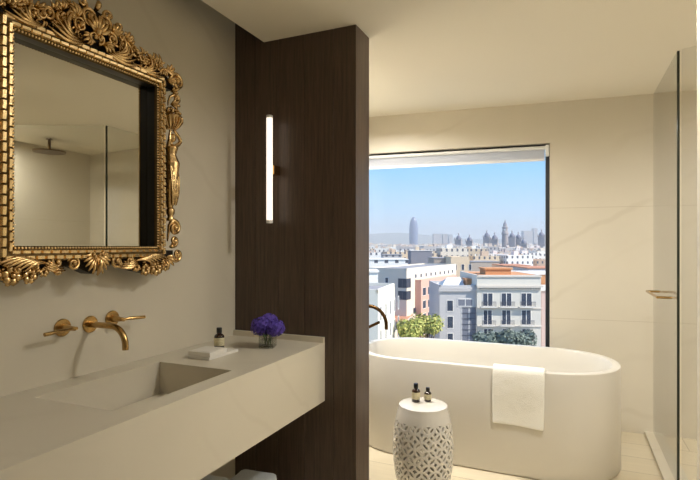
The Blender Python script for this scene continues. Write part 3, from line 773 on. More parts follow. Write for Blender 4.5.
for j in range(rows):
    for i in range(NC):
        for half in (0, 1):
            u0 = (i + .5*half)*cw; z0 = zlo + (j + .5 + .5*half)*cell
            if z0 + cell*.1 > zhi: continue
            rx, rz = cw*.52, cell*.52
            pts2 = [(u0 + rx*math.cos(2*PI*k/28), z0 + rz*math.sin(2*PI*k/28)) for k in range(28)]
            ribbon(bm, pts2, True)
for j in range(rows):
    for i in range(NC):
        u0 = i*cw; z0 = zlo + (j+.5)*cell
        ribbon(bm, [(u0 + cw*.17*math.cos(2*PI*k/4 + 0), z0 + cell*.17*math.sin(2*PI*k/4)) for k in range(4)], True, .003)
for i in range(NC):
    u0 = (i + .5)*cw
    if True:
        ribbon(bm, [(u0 + cw*.5*math.cos(PI*k/14), zhi - cell*.5*math.sin(PI*k/14)) for k in range(15)], False)
        ribbon(bm, [(u0 + cw*.5*math.cos(PI*k/14), zlo + cell*.5*math.sin(PI*k/14)) for k in range(15)], False)
mk('lattice_body', bm, M['ceramic'], t, smooth=True, angle=40)
bottle('toiletry_bottle', (-.757, 2.616, SHt + .0006), .0225, .098, 'taller amber bottle with a cream label standing on the white stool')
bottle('toiletry_bottle', (-.700, 2.648, SHt + .0006), .0195, .074, 'shorter amber bottle with a cream label standing on the white stool')

# ------------------------------------------------------------------ shower
GX = .536
bm = BM(); box(bm, .478, .60, 2.9, 3.99, 0.0, .02, bevel=.002, seg=1)
struct('trim_curb', bm, M['wall'])
ge = 3.165
t = empty('glass_door', (GX, 3.6, .02), 'clear glass shower door with a brass pull at the right of the bathroom', 'door')
bm = BM(); box(bm, GX - .005, GX + .005, ge, 3.985, .0205, CZ - .004); mk('glass_panel', bm, M['glassdoor'], t)
bm = BM(); box(bm, GX - .006, GX + .006, ge - .012, ge, .0205, CZ - .004, bevel=.001, seg=1); mk('edge_strip', bm, M['glassedge'], t)
bm = BM(); hz = 1.008
for sgn in (-1,):
    xx = GX + sgn*.075; ya, yb = 3.31, 3.72
    tube(bm, [(GX + sgn*.005, ya, hz), (xx, ya, hz), ], .0075, 10); tube(bm, [(GX + sgn*.005, yb, hz), (xx, yb, hz)], .0075, 10)
    tube(bm, [(xx, ya - .0075, hz), (xx, yb + .0075, hz)], .0075, 10)
mk('handle', bm, M['brass'], t, smooth=True, angle=40)
# fixed screen closing the shower towards the side wall
p0 = Vector((GX + .006, ge - .022, 0)); dr = Vector((1.251, -.544, 0)).normalized(); Ls = (1.895 - p0.x)/dr.x
t = empty('glass_screen', p0 + Vector((0, 0, .02)), 'fixed clear glass shower screen at the right edge of the bathroom', 'screen')
Ms = Matrix.Translation(p0) @ Matrix.Rotation(math.atan2(dr.y, dr.x), 4, 'Z')
bm = BM(); box(bm, 0.008, Ls, -.004, .004, .0205, CZ - .004, M=Ms); mk('glass_panel', bm, M['glassdoor'], t)
bm = BM(); box(bm, 0, Ls - .03, -.05, .05, 0, .02, M=Ms); struct('trim_screen', bm, M['wall'])
sxp, syp = 1.52, 3.35
t = empty('shower_head', (sxp, syp, CZ), 'round dark rain shower head hanging from the ceiling, seen in the gilt mirror', 'shower head')
bm = BM(); lathe(bm, [(0, -.006), (.030, -.006), (.030, 0), (0, 0)], (sxp, syp, CZ), 24)
tube(bm, [(sxp, syp, CZ - .003), (sxp, syp, CZ - .11)], .013, 14); mk('arm', bm, M['bronze'], t, smooth=True, angle=40)
bm = BM(); lathe(bm, [(0, -.095), (.03, -.10), (.05, -.113), (.142, -.118), (.145, -.122), (.142, -.130), (0, -.130)], (sxp, syp, CZ), 40); mk('spray_disc', bm, M['bronze'], t, smooth=True, angle=30)

# ------------------------------------------------------------------ unseen ceiling lamps added to light the room
def unseen_light(x, y, w, size, label, spread=160):
    t = empty('unseen_ceiling_light', (x, y, CZ), label, 'lamp', 'unseen ceiling lights')
    bm = BM(); lathe(bm, [(.05, -.001), (.062, -.001), (.062, -.006), (.05, -.004), (.05, -.001)], (x, y, CZ), 24); mk('unseen_ring', bm, M['whitemetal'], t, smooth=True)
    bm = BM(); lathe(bm, [(0, -.0008), (.05, -.0008), (.05, -.003), (0, -.003)], (x, y, CZ), 24); mk('unseen_disc', bm, M['lamp'], t)
    l = bpy.data.lights.new('lamp', 'AREA'); l.shape = 'DISK'; l.size = size; l.energy = w; l.color = (1.0, .972, .915); l.spread = R(spread)
    o = bpy.data.objects.new('lamp_light', l); col.objects.link(o); o.location = (x, y, CZ - .03)
    return o
LB = 'small round fill light added in the bathroom ceiling, out of shot'
unseen_light(.28, 1.98, 18, .2, LB, 165); unseen_light(-.3, .75, 1.5, .6, LB); unseen_light(-.2, -.8, 1.5, .6, LB)  # added out of view as bath and vanity fill
unseen_light(1.6, 2.92, 18, .2, LB, 175)  # added to brighten the shower behind the glass
unseen_light(-1.30, 2.90, 36, .16, 'small round unseen ceiling light over the left end of the bathtub', 165)

HAZE = .00028
# ------------------------------------------------------------------ the city outside
GZ = -24.0
CU = Vector((CA, SA, 0)); CV = Vector((-SA, CA, 0))      # across / away: the street grid's own directions
FC = [(226, 214, 196), (205, 196, 184), (232, 228, 220), (198, 172, 150), (214, 186, 160), (188, 184, 182), (222, 200, 170), (240, 236, 230)]
def facade_mat(k, rgb):
    """far facades: render with rows of small dark windows, set in object space"""
    m, nt, b = new_mat('far_facade_%d' % k); N = nt.nodes.new; L = nt.links.new
    b.inputs['Roughness'].default_value = .9
    tc = N('ShaderNodeTexCoord'); sp = N('ShaderNodeSeparateXYZ'); L(tc.outputs['Object'], sp.inputs[0])
    def band(src, period, lo, hi):
        a = N('ShaderNodeMath'); a.operation = 'DIVIDE'; a.inputs[1].default_value = period; L(src, a.inputs[0])
        f = N('ShaderNodeMath'); f.operation = 'FRACT'; L(a.outputs[0], f.inputs[0])
        g = N('ShaderNodeMath'); g.operation = 'GREATER_THAN'; g.inputs[1].default_value = lo; L(f.outputs[0], g.inputs[0])
        l = N('ShaderNodeMath'); l.operation = 'LESS_THAN'; l.inputs[1].default_value = hi; L(f.outputs[0], l.inputs[0])
        q = N('ShaderNodeMath'); q.operation = 'MULTIPLY'; L(g.outputs[0], q.inputs[0]); L(l.outputs[0], q.inputs[1]); return q.outputs[0]
    su = N('ShaderNodeMath'); su.operation = 'ADD'; L(sp.outputs['X'], su.inputs[0]); L(sp.outputs['Y'], su.inputs[1])
    q = N('ShaderNodeMath'); q.operation = 'MULTIPLY'; L(band(su.outputs[0], 3.1, .35, .7), q.inputs[0]); L(band(sp.outputs['Z'], 3.2, .3, .75), q.inputs[1])
    mx = N('ShaderNodeMix'); mx.data_type = 'RGBA'; mx.inputs['A'].default_value = lin(rgb); mx.inputs['B'].default_value = lin((96, 98, 108))
    L(q.outputs[0], mx.inputs['Factor']); L(mx.outputs['Result'], b.inputs['Base Color']); return m
FM = [facade_mat(k, c) for k, c in enumerate(FC)]
PM = [simple('plaster_%d' % k, c, .9, var=.04, vscale=.5) for k, c in enumerate(FC)]
M['terra'] = simple('terracotta_roof', (192, 136, 106), .9, var=.15, vscale=1.2)
M['roofw'] = simple('pale_roof', (224, 220, 212), .9, var=.08, vscale=.6)
M['roofg'] = simple('grey_roof', (150, 148, 150), .9, var=.12, vscale=.6)
M['shutter'] = simple('grey_shutter', (112, 116, 128), .7)
M['cityglass'] = simple('dark_city_glass', (58, 66, 82), .15)
M['balrail'] = simple('balcony_rail', (74, 78, 90), .6)
M['asphalt'] = simple('city_ground', (150, 144, 134), .95, var=.15, vscale=.02)

bm = BM(); 
g0 = Vector((0, 0, GZ)) + CV*18
def cp(u, v, z): return Vector((0, 0, 0)) + CU*u + CV*v + Vector((0, 0, z))
def px(p, v): return (p - 350)/500*v
def py(y, v): return CAM_H - (y - 246)/500*v
# gently rising ground plain
vs = []
for (v, z) in ((18, GZ), (600, GZ), (1200, GZ + 6), (2600, GZ + 18), (5200, GZ + 30)):
    vs.append([bm.verts.new(cp(-1.2*v - 60, v, z)), bm.verts.new(cp(1.5*v + 60, v, z))])
for A, B in zip(vs, vs[1:]): bm.faces.new((A[0], A[1], B[1], B[0]))
tag(mk('city_ground', bm, M['asphalt']), 'ground of the city seen below the window', kind='structure')
def gz(v): return GZ if v < 600 else GZ + (v-600)*.01 if v < 1200 else GZ + 6 + (v-1200)*.0086
def BMX(c, yaw): return Matrix.Translation(c) @ Matrix.Rotation(yaw, 4, 'Z')
CY = math.atan2(CU.y, CU.x)

def place(name, bm, mats, parent=None, c=None, yaw=0, smooth=False):
    me = bpy.data.meshes.new(name); bmesh.ops.recalc_face_normals(bm, faces=bm.faces[:]); bm.to_mesh(me); bm.free()
    for m in (mats if isinstance(mats, (list, tuple)) else [mats]): me.materials.append(m)
    if smooth:
        for p in me.polygons: p.use_smooth = True
    o = bpy.data.objects.new(name, me); col.objects.link(o)
    if parent is not None: o.parent = parent
    if c is not None: o.location = c; o.rotation_euler.z = yaw
    return o
def near_building(u0, u1, v, depth, ztop, label, wall, roof, wins, yaw=CY, corner=None, group=None, parapet=.5, sidewins=()):
    """local x along the facade, y into the block, z up from the ground; wins = (x0,x1,z0,z1,kind) in facade metres below the roof line"""
    c = corner if corner is not None else cp(u0, v, gz(v)); W = u1 - u0; H = ztop - gz(v)
    t = empty('building', c, label, 'building', group); t.rotation_euler.z = yaw
    bm = BM(); box(bm, 0, W, 0, depth, 0, H - .02, mi=0)
    for (a, b_, c_, d) in ((0, W, 0, .3), (0, W, depth - .3, depth), (0, .3, 0, depth), (W - .3, W, 0, depth)): box(bm, a, b_, c_, d, H - .03, H + parapet)
    place('walls', bm, wall, t)
    bm = BM(); box(bm, .3, W - .3, .3, depth - .3, H - .02, H + .06); place('roof', bm, roof, t)
    for side, lst in (('f', wins), ('l', sidewins)):
        for (x0, x1, z0, z1, kind) in lst:
            zz0, zz1 = H - z1, H - z0
            if zz1 < .3: continue
            zz0 = max(zz0, .2)
            bm = BM()
            def bx(a, b_, y0, y1, c_, d, mi=0):
                if side == 'f': box(bm, a, b_, y0, y1, c_, d, mi=mi)
                else: box(bm, y0, y1, a, b_, c_, d, mi=mi)
            fw = .09
            bx(x0, x1, -.06, .02, zz0, zz0 + fw); bx(x0, x1, -.06, .02, zz1 - fw, zz1); bx(x0, x0 + fw, -.06, .02, zz0, zz1); bx(x1 - fw, x1, -.06, .02, zz0, zz1)
            if kind != 'slot': bx((x0+x1)/2 - .05, (x0+x1)/2 + .05, -.04, .02, zz0, zz1)
            wo = place('window', bm, PM[7] if kind != 'dark' else M['balrail'], t)
            bm = BM(); bx(x0 + .05, x1 - .05, -.02, .01, zz0 + .05, zz1 - .05); place('pane', bm, M['cityglass'] if kind != 'shut' else M['shutter'], wo)
            if kind == 'bal':
                bm = BM(); bx(x0 - .35, x1 + .35, -.75, 0, zz0 - .15, zz0, 0); bx(x0 - .35, x1 + .35, -.75, -.70, zz0 + .85, zz0 + .92, 1)
                q = x0 - .35
                while q < x1 + .4: bx(q, q + .05, -.75, -.70, zz0, zz0 + .9, 1); q += .17
                place('balcony', bm, [PM[2], M['balrail']], t)
    return t, W, H
orange = simple('orange_render', (198, 142, 98), .9)
# white corner house with balconies
v = 90.0; K = v/500; u0 = px(477, v); zt = py(275.7, v)
def wy(y): return (y - 275.7)*K
def wx(x): return (x - 477)*K
wl = []
for (xa, xb) in ((482.5, 493), (501, 511.8), (520.7, 532)):
    wl.append((wx(xa), wx(xb), wy(292.8), wy(306.4), 'bal')); wl.append((wx(xa + .6), wx(xb - .8), wy(309.8), wy(325), 'bal'))
    wl.append((wx(xa + 1), wx(xb - 1), wy(328.5), wy(341), 'bal')); wl.append((wx(xa + 1), wx(xb - 1), wy(346), wy(359), 'bal')); wl.append((wx(xa + 1), wx(xb - 1), wy(364), wy(377), 'bal'))
t, W, H = near_building(u0, px(541, v), v, 14, zt, 'pale grey corner house with three columns of balcony windows outside the window', simple('pale_grey_render', (208, 203, 192), .9, var=.06, vscale=.7), orange, wl, parapet=.1)
bm = BM(); box(bm, -.1, W + .3, -.45, 0, H - wy(287.5), H - wy(285.3)); box(bm, -.05, W + .15, -.2, 0, H - wy(277), H)
for k in range(24): box(bm, .1 + k*W/24, .32 + k*W/24, -.3, 0, H - wy(289.6), H - wy(287.4))
box(bm, -.05, W + .1, -.15, 0, H - wy(309), H - wy(307.6)); box(bm, -.05, W + .1, -.15, 0, H - wy(327), H - wy(325.6))
place('cornice', bm, PM[1], t)
# lower grey wing with the stair window
v = 90.5; K = v/500
wl = [((x0-439.6)*K, (x1-439.6)*K, (y0-288)*K, (y1-288)*K, k) for (x0, x1, y0, y1, k) in ((446.6, 453.4, 300, 311.5, 'slot'), (446.8, 453.4, 316, 328.5, 'slot'), (447, 453.4, 333, 345, 'slot'), (457.5, 473, 298.8, 306.4, 'shut'), (461.5, 476.5, 307.5, 345, 'shut'))]
t, W, H = near_building(px(439.6, v), px(477, v), v, 12, py(288, v), 'lower grey house with a tall shuttered stair window beside the balcony house', simple('grey_render', (186, 184, 184), .9, var=.06, vscale=.7), M['roofw'], wl)
bm = BM(); box(bm, -.2, W, -.3, 0, H - .6, H - .25); box(bm, -.1, W, -.12, 0, H - .2, H + .1); place('cornice', bm, PM[5], t)
bm = BM()
for k in range(8): box(bm, 4 + .0, 6.6, -.09, -.05, H - 3.6 - 1.0*k, H - 3.5 - 1.0*k)
place('shutter_slats', bm, M['balrail'], t)
# orange roof terrace rooms
def plain(name, xa, xb, ya, yb, v, d, mats, label, cat, group=None):
    bm = BM(); u0, u1 = px(xa, v), px(xb, v); z1, z0 = py(ya, v), (py(yb, v) if yb else gz(v))
    W = u1 - u0; H = z1 - z0
    box(bm, 0, W, 0, d, 0, H, mi=0); box(bm, -.2, W + .2, -.2, d + .2, H, H + .25, mi=1)
    if H > 2.2: box(bm, W*.2, W*.2 + 1.0, -.06, 0, .2, 2.1, mi=2)
    o = place(name, bm, mats, None, cp(u0, v, z0), CY); tag(o, label, cat, group); return o
plain('roof_house', 485.5, 511, 269.4, 276.0, 92.5, 4, [orange, orange, M['cityglass']], 'orange rooftop room standing above the balcony house', 'building')
plain('roof_house', 467, 476.5, 280, 287.4, 94, 3, [orange, orange, M['cityglass']], 'small orange rooftop shed above the lower grey house', 'building')
plain('terrace_building', 505, 600, 274.6, None, 108, 12, [orange, M['roofw'], M['cityglass']], 'building with a long orange terrace edge behind the balcony house', 'building')
v = 95
plain('building', 541.5, 600, 291, None, 95, 12, [simple('dusty_pink_render', (200, 176, 168), .9), M['roofw'], M['cityglass']], 'dusty pink house wall at the right edge of the window', 'building')
# white sloping skylight roof on the grey wing
bm = BM(); c = cp(px(441, 94), 94, py(288, 94)); W = px(466, 94) - px(441, 94)
vsq = [bm.verts.new(p) for p in ((0, 0, 0), (W, 0, 0), (W, 6, 0), (0, 6, 0), (W*.35, 3, 1.75), (W*.9, 3, 1.9))]
for f in ((0, 1, 5, 4), (3, 4, 5, 2), (0, 4, 3), (1, 2, 5), (0, 3, 2, 1)): bm.faces.new([vsq[i] for i in f])
tag(place('glazed_roof', bm, M['roofw'], None, c, CY), 'white sloping rooftop skylight above the lower grey house', 'roof')
# street running away to the right: two blocks turned to it
a30 = R(30.5); dirx = CU*math.sin(a30) + CV*math.cos(a30); yawR = math.atan2(dirx.y, dirx.x)
def street_block(xc, v, ytop, length, depth, label, wall, roof, wins, sidewins=(), slopeVP=None):
    c = cp(px(xc, v), v, gz(v))
    return near_building(0, length, v, depth, py(ytop, v), label, wall, roof, wins, yaw=yawR, corner=c, parapet=.35, sidewins=sidewins)
pw = simple('salmon_pink_render', (216, 172, 156), .9, var=.06, vscale=.6)
wl = []
for k, (a, b_) in enumerate(((.9, 3.1), (4.2, 5.1), (6.8, 7.8), (9.4, 10.4), (12, 13), (15, 16))):
    for r_ in range(6): wl.append((a, b_, 1.5 + 3.1*r_, 3.5 + 3.1*r_, 'slot'))
street_block(421, 118, 281.5, 26, 1.45, 'salmon pink house with dark narrow windows along the street', pw, M['roofw'], wl)
PK = .763
wl = []
for k in range(9): wl.append((6.2 + 4.3*k, 7.6 + 4.3*k, 1.5, 2.9, 'slot'))
wl += [(.0, 3.0, 2.6, 5.4, 'dark'), (0, 3.0, 6.4, 9.0, 'dark'), (5, 8.2, 12, 14.6, 'dark'), (5, 8.2, 15.8, 18.6, 'dark'), (10, 12, 12, 14.6, 'slot'), (10, 12, 15.8, 18.6, 'slot'), (14, 16, 8, 10.6, 'slot'), (19, 21, 8, 10.6, 'slot')]
sw = [(0.0, 2.8, 2.6, 5.4, 'dark'), (0, 2.8, 6.4, 9.0, 'dark'), (6, 7.2, 2.4, 4.2, 'slot'), (10, 11.2, 2.4, 4.2, 'slot')]
wl = [tuple(q*PK if i < 4 else q for i, q in enumerate(w_)) for w_ in wl]; sw = [tuple(q*PK if i < 4 else q for i, q in enumerate(w_)) for w_ in sw]
t, W, H = street_block(406.6, 114.5, 270, 35, 10, 'cream apartment building with a band of corner windows beyond the pink house', simple('warm_cream_render', (222, 211, 194), .9, var=.04, vscale=.4), M['roofg'], wl, sw)
# nearer pale block on the left whose long side faces the street
a16 = R(15.6); d16 = CU*math.sin(a16) + CV*math.cos(a16); yaw16 = math.atan2(d16.y, d16.x)
wl = [(1.2 + 3.4*k, 2.1 + 3.4*k, 1.8 + 3.2*r_, 3.9 + 3.2*r_, 'slot') for k in range(5) for r_ in range(6)]
near_building(0, 12, 66, 10, py(293.5, 66), 'pale cream block with slim windows at the left edge of the window', simple('pale_cream_render', (226, 220, 204), .9, var=.05, vscale=.5), M['roofg'], wl, yaw=yaw16, corner=cp(px(378, 66), 66, GZ), parapet=.5)
v = 74
plain('building', 352, 378, 272.5, None, 82, 8, [PM[7], M['roofw'], M['cityglass']], 'narrow white house at the far left edge of the window view', 'building')
# low curved garden terrace behind the tree
wl = [(1.5 + 3*k, 2.5 + 3*k, 1.2 + 3*r_, 3.2 + 3*r_, 'slot') for k in range(9) for r_ in range(3)]
near_building(0, 30, 88, 6, py(338, 88), 'low cream terrace house behind the street tree', simple('sand_render', (224, 206, 186), .9), M['terra'], wl, yaw=yaw16, corner=cp(px(391, 88), 88, GZ), parapet=.4)
# second row
plain('building', 350, 408, 260, None, 150, 16, [FM[7], M['roofw'], M['cityglass']], 'broad white block behind the cream apartment building', 'building')
plain('building', 383, 402, 255, None, 235, 14, [FM[5], M['roofg'], M['cityglass']], 'pale block with a flat roof just above the broad white block', 'building')
plain('building', 411, 432, 250.8, None, 250, 14, [simple('slate_grey_render', (132, 132, 140), .9), M['roofw'], M['cityglass']], 'slate grey block beyond the cream apartment building', 'building')
plain('building', 434, 452, 258.5, None, 190, 14, [simple('taupe_render', (168, 156, 146), .9), M['roofg'], M['cityglass']], 'taupe windowless block behind the pink house', 'building')
wl = [(1.2 + 2.6*k, 2.2 + 2.6*k, 2.4, 4.6, 'slot') for k in range(3)]
near_building(px(451, 180), px(469.5, 180), 180, 14, py(257.5, 180), 'cream house with three small windows rising behind the white skylight', PM[6], M['roofw'], wl, parapet=.3)
plain('building', 471, 499, 262, None, 230, 14, [simple('stone_brown_render', (178, 164, 150), .9), M['roofg'], M['cityglass']], 'stone brown building behind the orange rooftop room', 'building')
plain('building', 504, 530, 266, None, 170, 14, [PM[4], M['terra'], M['cityglass']], 'peach house with a terracotta roof behind the balcony house', 'building')
plain('building', 528, 562, 268.5, None, 150, 14, [PM[5], M['terra'], M['cityglass']], 'grey house with a terracotta roof near the right edge of the window', 'building')

# crowded city further out
rc = random.Random(21); protos = []
def far_mesh(k):
    bm = BM(); w_ = rc.uniform(.8, 1.25); h_ = 1
    W, D_, H_ = 16, 14, 20 + rc.uniform(-2.5, 3.0)
    box(bm, -W/2, W/2, 0, D_, 0, H_, mi=0)
    for q in ((-W/2, W/2, 0, .35), (-W/2, W/2, D_ - .35, D_), (-W/2, -W/2 + .35, 0, D_), (W/2 - .35, W/2, 0, D_)): box(bm, *q, H_ - .02, H_ + .7, mi=0)
    box(bm, -W/2 + .35, W/2 - .35, .35, D_ - .35, H_ - .02, H_ + .12, mi=1)
    a = rc.uniform(-W*.3, W*.2); box(bm, a, a + rc.uniform(2.5, 4.5), 4, 8, H_, H_ + rc.uniform(2, 3.2), mi=2)
    for q in range(rc.randint(2, 5)):
        a = rc.uniform(-W*.45, W*.42); b_ = rc.uniform(1, 12); box(bm, a, a + .7, b_, b_ + .7, H_, H_ + rc.uniform(1.0, 2.2), mi=3)
    if rc.random() < .5: a = rc.uniform(-W*.4, W*.4); box(bm, a, a + .08, 3, 3.08, H_, H_ + 4, mi=3); box(bm, a - .5, a + .5, 3, 3.06, H_ + 3.3, H_ + 3.4, mi=3)
    me = bpy.data.meshes.new('far_building'); bmesh.ops.recalc_face_normals(bm, faces=bm.faces[:]); bm.to_mesh(me); bm.free()
    me.materials.append(FM[k % 8]); me.materials.append([M['roofw'], M['terra'], M['roofg'], M['terra']][k % 4]); me.materials.append(PM[(k*3 + 2) % 8]); me.materials.append(PM[(k*5 + 1) % 8])
    return me
meshes = [far_mesh(k) for k in range(24)]
nfar = 0
for v in (275, 310, 350, 395, 450, 510, 580, 660, 740, 905, 1010, 1150, 1350, 1600, 1900):
    sc = 1.0 if v < 600 else 1 + (v - 600)/900
    u = px(352, v)
    while u < px(620 if v < 1100 else 590, v):
        me = rc.choice(meshes); wd = (14 + rc.uniform(0, 5))*sc
        o = bpy.data.objects.new('city_block', me); col.objects.link(o)
        o.location = cp(u + wd/2, v + rc.uniform(-7, 7)*sc, gz(v)); o.rotation_euler.z = CY + rc.choice((0, R(5), R(-5)))
        o.scale = (wd/16*.86, sc, rc.uniform(.9, 1.12) if v < 600 else rc.uniform(.86, 1.08) )
        tag(o, 'small flat-roofed building in the crowded city far beyond the window' if v < 700 else 'tiny hazy building near the horizon of the city', 'building', 'crowded city buildings beyond the window' if v < 700 else 'hazy buildings near the horizon')
        u += wd; nfar += 1
# domed pavilions and clock tower of the old hospital complex
M['slate'] = simple('slate_dome', (118, 118, 132), .7, var=.2, vscale=.3); M['oldstone'] = simple('old_brick_stone', (164, 156, 156), .9, var=.15, vscale=.2)
def pavilion(xc, ytop, v, r, label):
    zt = py(ytop, v); zb = gz(v); c = cp(px(xc, v), v, zb); H = zt - zb
    t = empty('domed_pavilion', c, label, 'building', None)
    bm = BM(); box(bm, -r*1.3, r*1.3, -r*1.3, r*1.3, 0, H - r*3.1); box(bm, -r*1.4, r*1.4, -r*1.4, r*1.4, H - r*3.3, H - r*3.05)
    for k in range(-2, 3): box(bm, k*r*.5 - .5, k*r*.5 + .5, -r*1.42, -r*1.3, H - r*3.05, H - r*2.75)
    place('body', bm, M['oldstone'], t)
    bm = BM(); lathe(bm, [(r*1.0, H - r*3.05), (r*1.08, H - r*2.7), (r*1.02, H - r*2.2), (r*.75, H - r*1.65), (r*.35, H - r*1.25), (r*.2, H - r*1.1), (0, H - r*1.08)], (0, 0, 0), 14); place('dome', bm, M['slate'], t, smooth=True)
    bm = BM(); lathe(bm, [(r*.22, H - r*1.15), (r*.2, H - r*.6), (r*.34, H - r*.55), (r*.3, H - r*.42), (r*.1, H - r*.3), (r*.06, H), (0, H)], (0, 0, 0), 10); place('spire', bm, M['oldstone'], t)
    for k in (-1, 1):
        bm = BM(); lathe(bm, [(r*.2, H - r*3.1), (r*.18, H - r*2.5), (r*.05, H - r*2.1), (0, H - r*2.05)], (k*r*1.25, -r*1.2, 0), 8); place('pinnacle', bm, M['oldstone'], t)
pos = ((458.5, 232.5), (469.5, 234), (486.8, 229.8), (494.6, 232), (512, 230), (518.2, 231.5), (523.6, 236.5), (541.4, 229), (556, 232))
nm = ('leftmost', 'second from the left', 'third from the left', 'fourth from the left', 'first right of the clock tower', 'second right of the clock tower', 'third right of the clock tower', 'fourth right of the clock tower', 'rightmost, behind the window frame')
for (a, b_), n_ in zip(pos, nm): pavilion(a, b_, 815 + (a*7 % 30), 4.1, f'grey domed hospital pavilion on the skyline, {n_}')
v = 850; c = cp(px(505, v), v, gz(v)); H = py(219.3, v) - gz(v)
t = empty('clock_tower', c, 'tall slender clock tower with a pointed spire on the city skyline', 'tower')
bm = BM(); lathe(bm, [(5.5, 0), (5.2, H - 26), (6.0, H - 25.5), (5.6, H - 22), (4.4, H - 21), (4.2, H - 15), (5.6, H - 14.5), (5.4, H - 13), (3.4, H - 12.4), (3.2, H - 8.5), (0, H - 8.5)], (0, 0, 0), 12); place('shaft', bm, M['oldstone'], t)
bm = BM(); lathe(bm, [(3.6, H - 8.6), (2.2, H - 6.4), (1.0, H - 4.6), (.5, H - 2.5), (.9, H - 2), (.3, H - 1.2), (.2, H), (0, H)], (0, 0, 0), 10); place('spire', bm, M['slate'], t)
bm = BM(); lathe(bm, [(0, -5.35), (1.9, -5.35), (1.9, -5.0), (0, -5.0)], (0, 0, H - 18), 16, axis='Y'); place('clock_face', bm, PM[7], t)
# bullet-shaped glass skyscraper
v = 2050; c = cp(px(413.6, v), v, gz(v)); H = py(216.6, v) - gz(v); r = 4.5/500*v*.98
bm = BM(); pr = [(r*.86, 0)]
for k in range(1, 25):
    f = k/24; pr.append((r*(.86 + .14*math.sin(min(1, f/.45)*PI/2)) if f < .5 else r*math.sqrt(max(0, 1 - ((f-.5)/.5)**2.4)), H*f))
lathe(bm, pr, (0, 0, 0), 28)
m, nt, b = new_mat('louvred_tower_glass'); b.inputs['Roughness'].default_value = .3
br = nt.nodes.new('ShaderNodeTexBrick'); br.inputs['Scale'].default_value = .22; br.inputs['Color1'].default_value = lin((108, 126, 158)); br.inputs['Color2'].default_value = lin((128, 132, 156)); br.inputs['Mortar'].default_value = lin((90, 100, 128))
tc_ = nt.nodes.new('ShaderNodeTexCoord'); nt.links.new(tc_.outputs['Object'], br.inputs['Vector']); nt.links.new(br.outputs['Color'], b.inputs['Base Color'])
tag(place('bullet_shaped_tower', bm, m, None, c, CY, smooth=True), 'tall rounded bullet-shaped glass tower on the skyline left of centre', 'tower')
for (xa, xb, ya, v, lab) in ((433.5, 441.5, 233.8, 2300, 'blue grey slab towers on the skyline right of the bullet-shaped tower'), (443, 447.5, 234, 2350, 'narrow slab tower on the skyline just beyond the blue grey slab'), (449, 452.5, 234.5, 2300, 'thin pale tower block on the skyline between the slabs and the domes'),
                           (523.6, 532.8, 230.8, 2200, 'wide grey tower block on the skyline near the right end of the window'), (534, 537.6, 228.2, 2250, 'slim grey tower block on the skyline near the right end of the window')):
    o = plain('tower_block', xa, xb, ya, None, v, 30, [FM[5], M['roofg'], M['cityglass']], lab, 'building')
# low hills on the horizon
bm = BM(); prev = None; v = 5200
for k in range(96):
    x = 150 + k*10; yy = 237.5 - 4.5*math.exp(-((x - 385)/60)**2) - 1.2*math.sin(x*.05) + 2.2*(x > 470)*min(1, (x-470)/60)
    row = [bm.verts.new(cp(px(x, v), v, GZ)), bm.verts.new(cp(px(x, v), v + 250, py(yy, v))), bm.verts.new(cp(px(x, v), v + 1400, GZ))]
    if prev: bm.faces.new((prev[0], row[0], row[1], prev[1])); bm.faces.new((prev[1], row[1], row[2], prev[2]))
    prev = row
tag(mk('hills', bm, simple('hill_scrub', (120, 124, 112), .95, var=.2, vscale=.003)), 'low hills along the horizon', kind='structure')

# street trees
def tree(xc, yc, v, r, label, cols, nl=1500, seed=1, sq=.8):
    rt = random.Random(seed); z = py(yc, v); g = gz(v); c = cp(px(xc, v), v, g)
    t = empty('street_tree', c, label, 'tree')
    bm = BM(); tube(bm, [(0, 0, 0), (.1, 0, (z-g)*.5), (0, .1, z - g)], [.28, .22, .12], 8)
    for k in range(6):
        a = k*1.05; tube(bm, [(0, 0, (z-g)*.6), (r*.5*math.cos(a), r*.5*math.sin(a), (z-g)*.95)], [.12, .05], 6)
    place('trunk', bm, simple('bark', (90, 78, 64), .95), t)
    bm = BM(); bl = [(Vector((rt.uniform(-1, 1), rt.uniform(-1, 1), rt.uniform(-.6, .7)))*r*.62, r*rt.uniform(.3, .5)) for _ in range(16)]
    for k in range(nl):
        b0, br_ = rt.choice(bl); n = Vector((rt.gauss(0, 1), rt.gauss(0, 1), rt.gauss(0, 1))).normalized()
        p = Vector((0, 0, z - g)) + b0*sq + n*br_*rt.uniform(.75, 1.05); a = (n + Vector((rt.uniform(-.6, .6), rt.uniform(-.6, .6), rt.uniform(-.3, .9)))).normalized(); a1 = a.orthogonal().normalized(); a2 = a.cross(a1); s_ = rt.uniform(.14, .3)
        f = bm.faces.new([bm.verts.new(p + q) for q in (a1*s_, a2*s_*.7, -a1*s_, -a2*s_*.7)]); f.material_index = rt.randint(0, len(cols)-1)
    place('foliage', bm, cols, t)
g1 = [simple('leaf_%d' % k, c, .8) for k, c in enumerate(((160, 164, 84), (128, 140, 70), (186, 182, 104)))]
g2 = [simple('dusty_leaf_%d' % k, c, .8) for k, c in enumerate(((118, 130, 118), (96, 108, 100)))]
tree(409, 331, 77, 2.7, 'yellow green street tree in front of the low terrace house, left of the pair', g1, 2200, 3)
tree(427, 327, 85, 3.2, 'yellow green street tree in front of the salmon pink house', g1, 2200, 4)
for k, (a, b_, r_, n_) in enumerate(((484, 341, 2.0, 'leftmost'), (497, 340, 2.2, 'second from the left'), (511, 338, 2.4, 'second from the right'), (524, 340, 2.3, 'rightmost'))):
    tree(a, b_, (73, 79, 73.5, 79)[k], r_*.95, f'dusty green street tree in front of the balcony house, {n_} of four', g2, 1300, 10 + k)
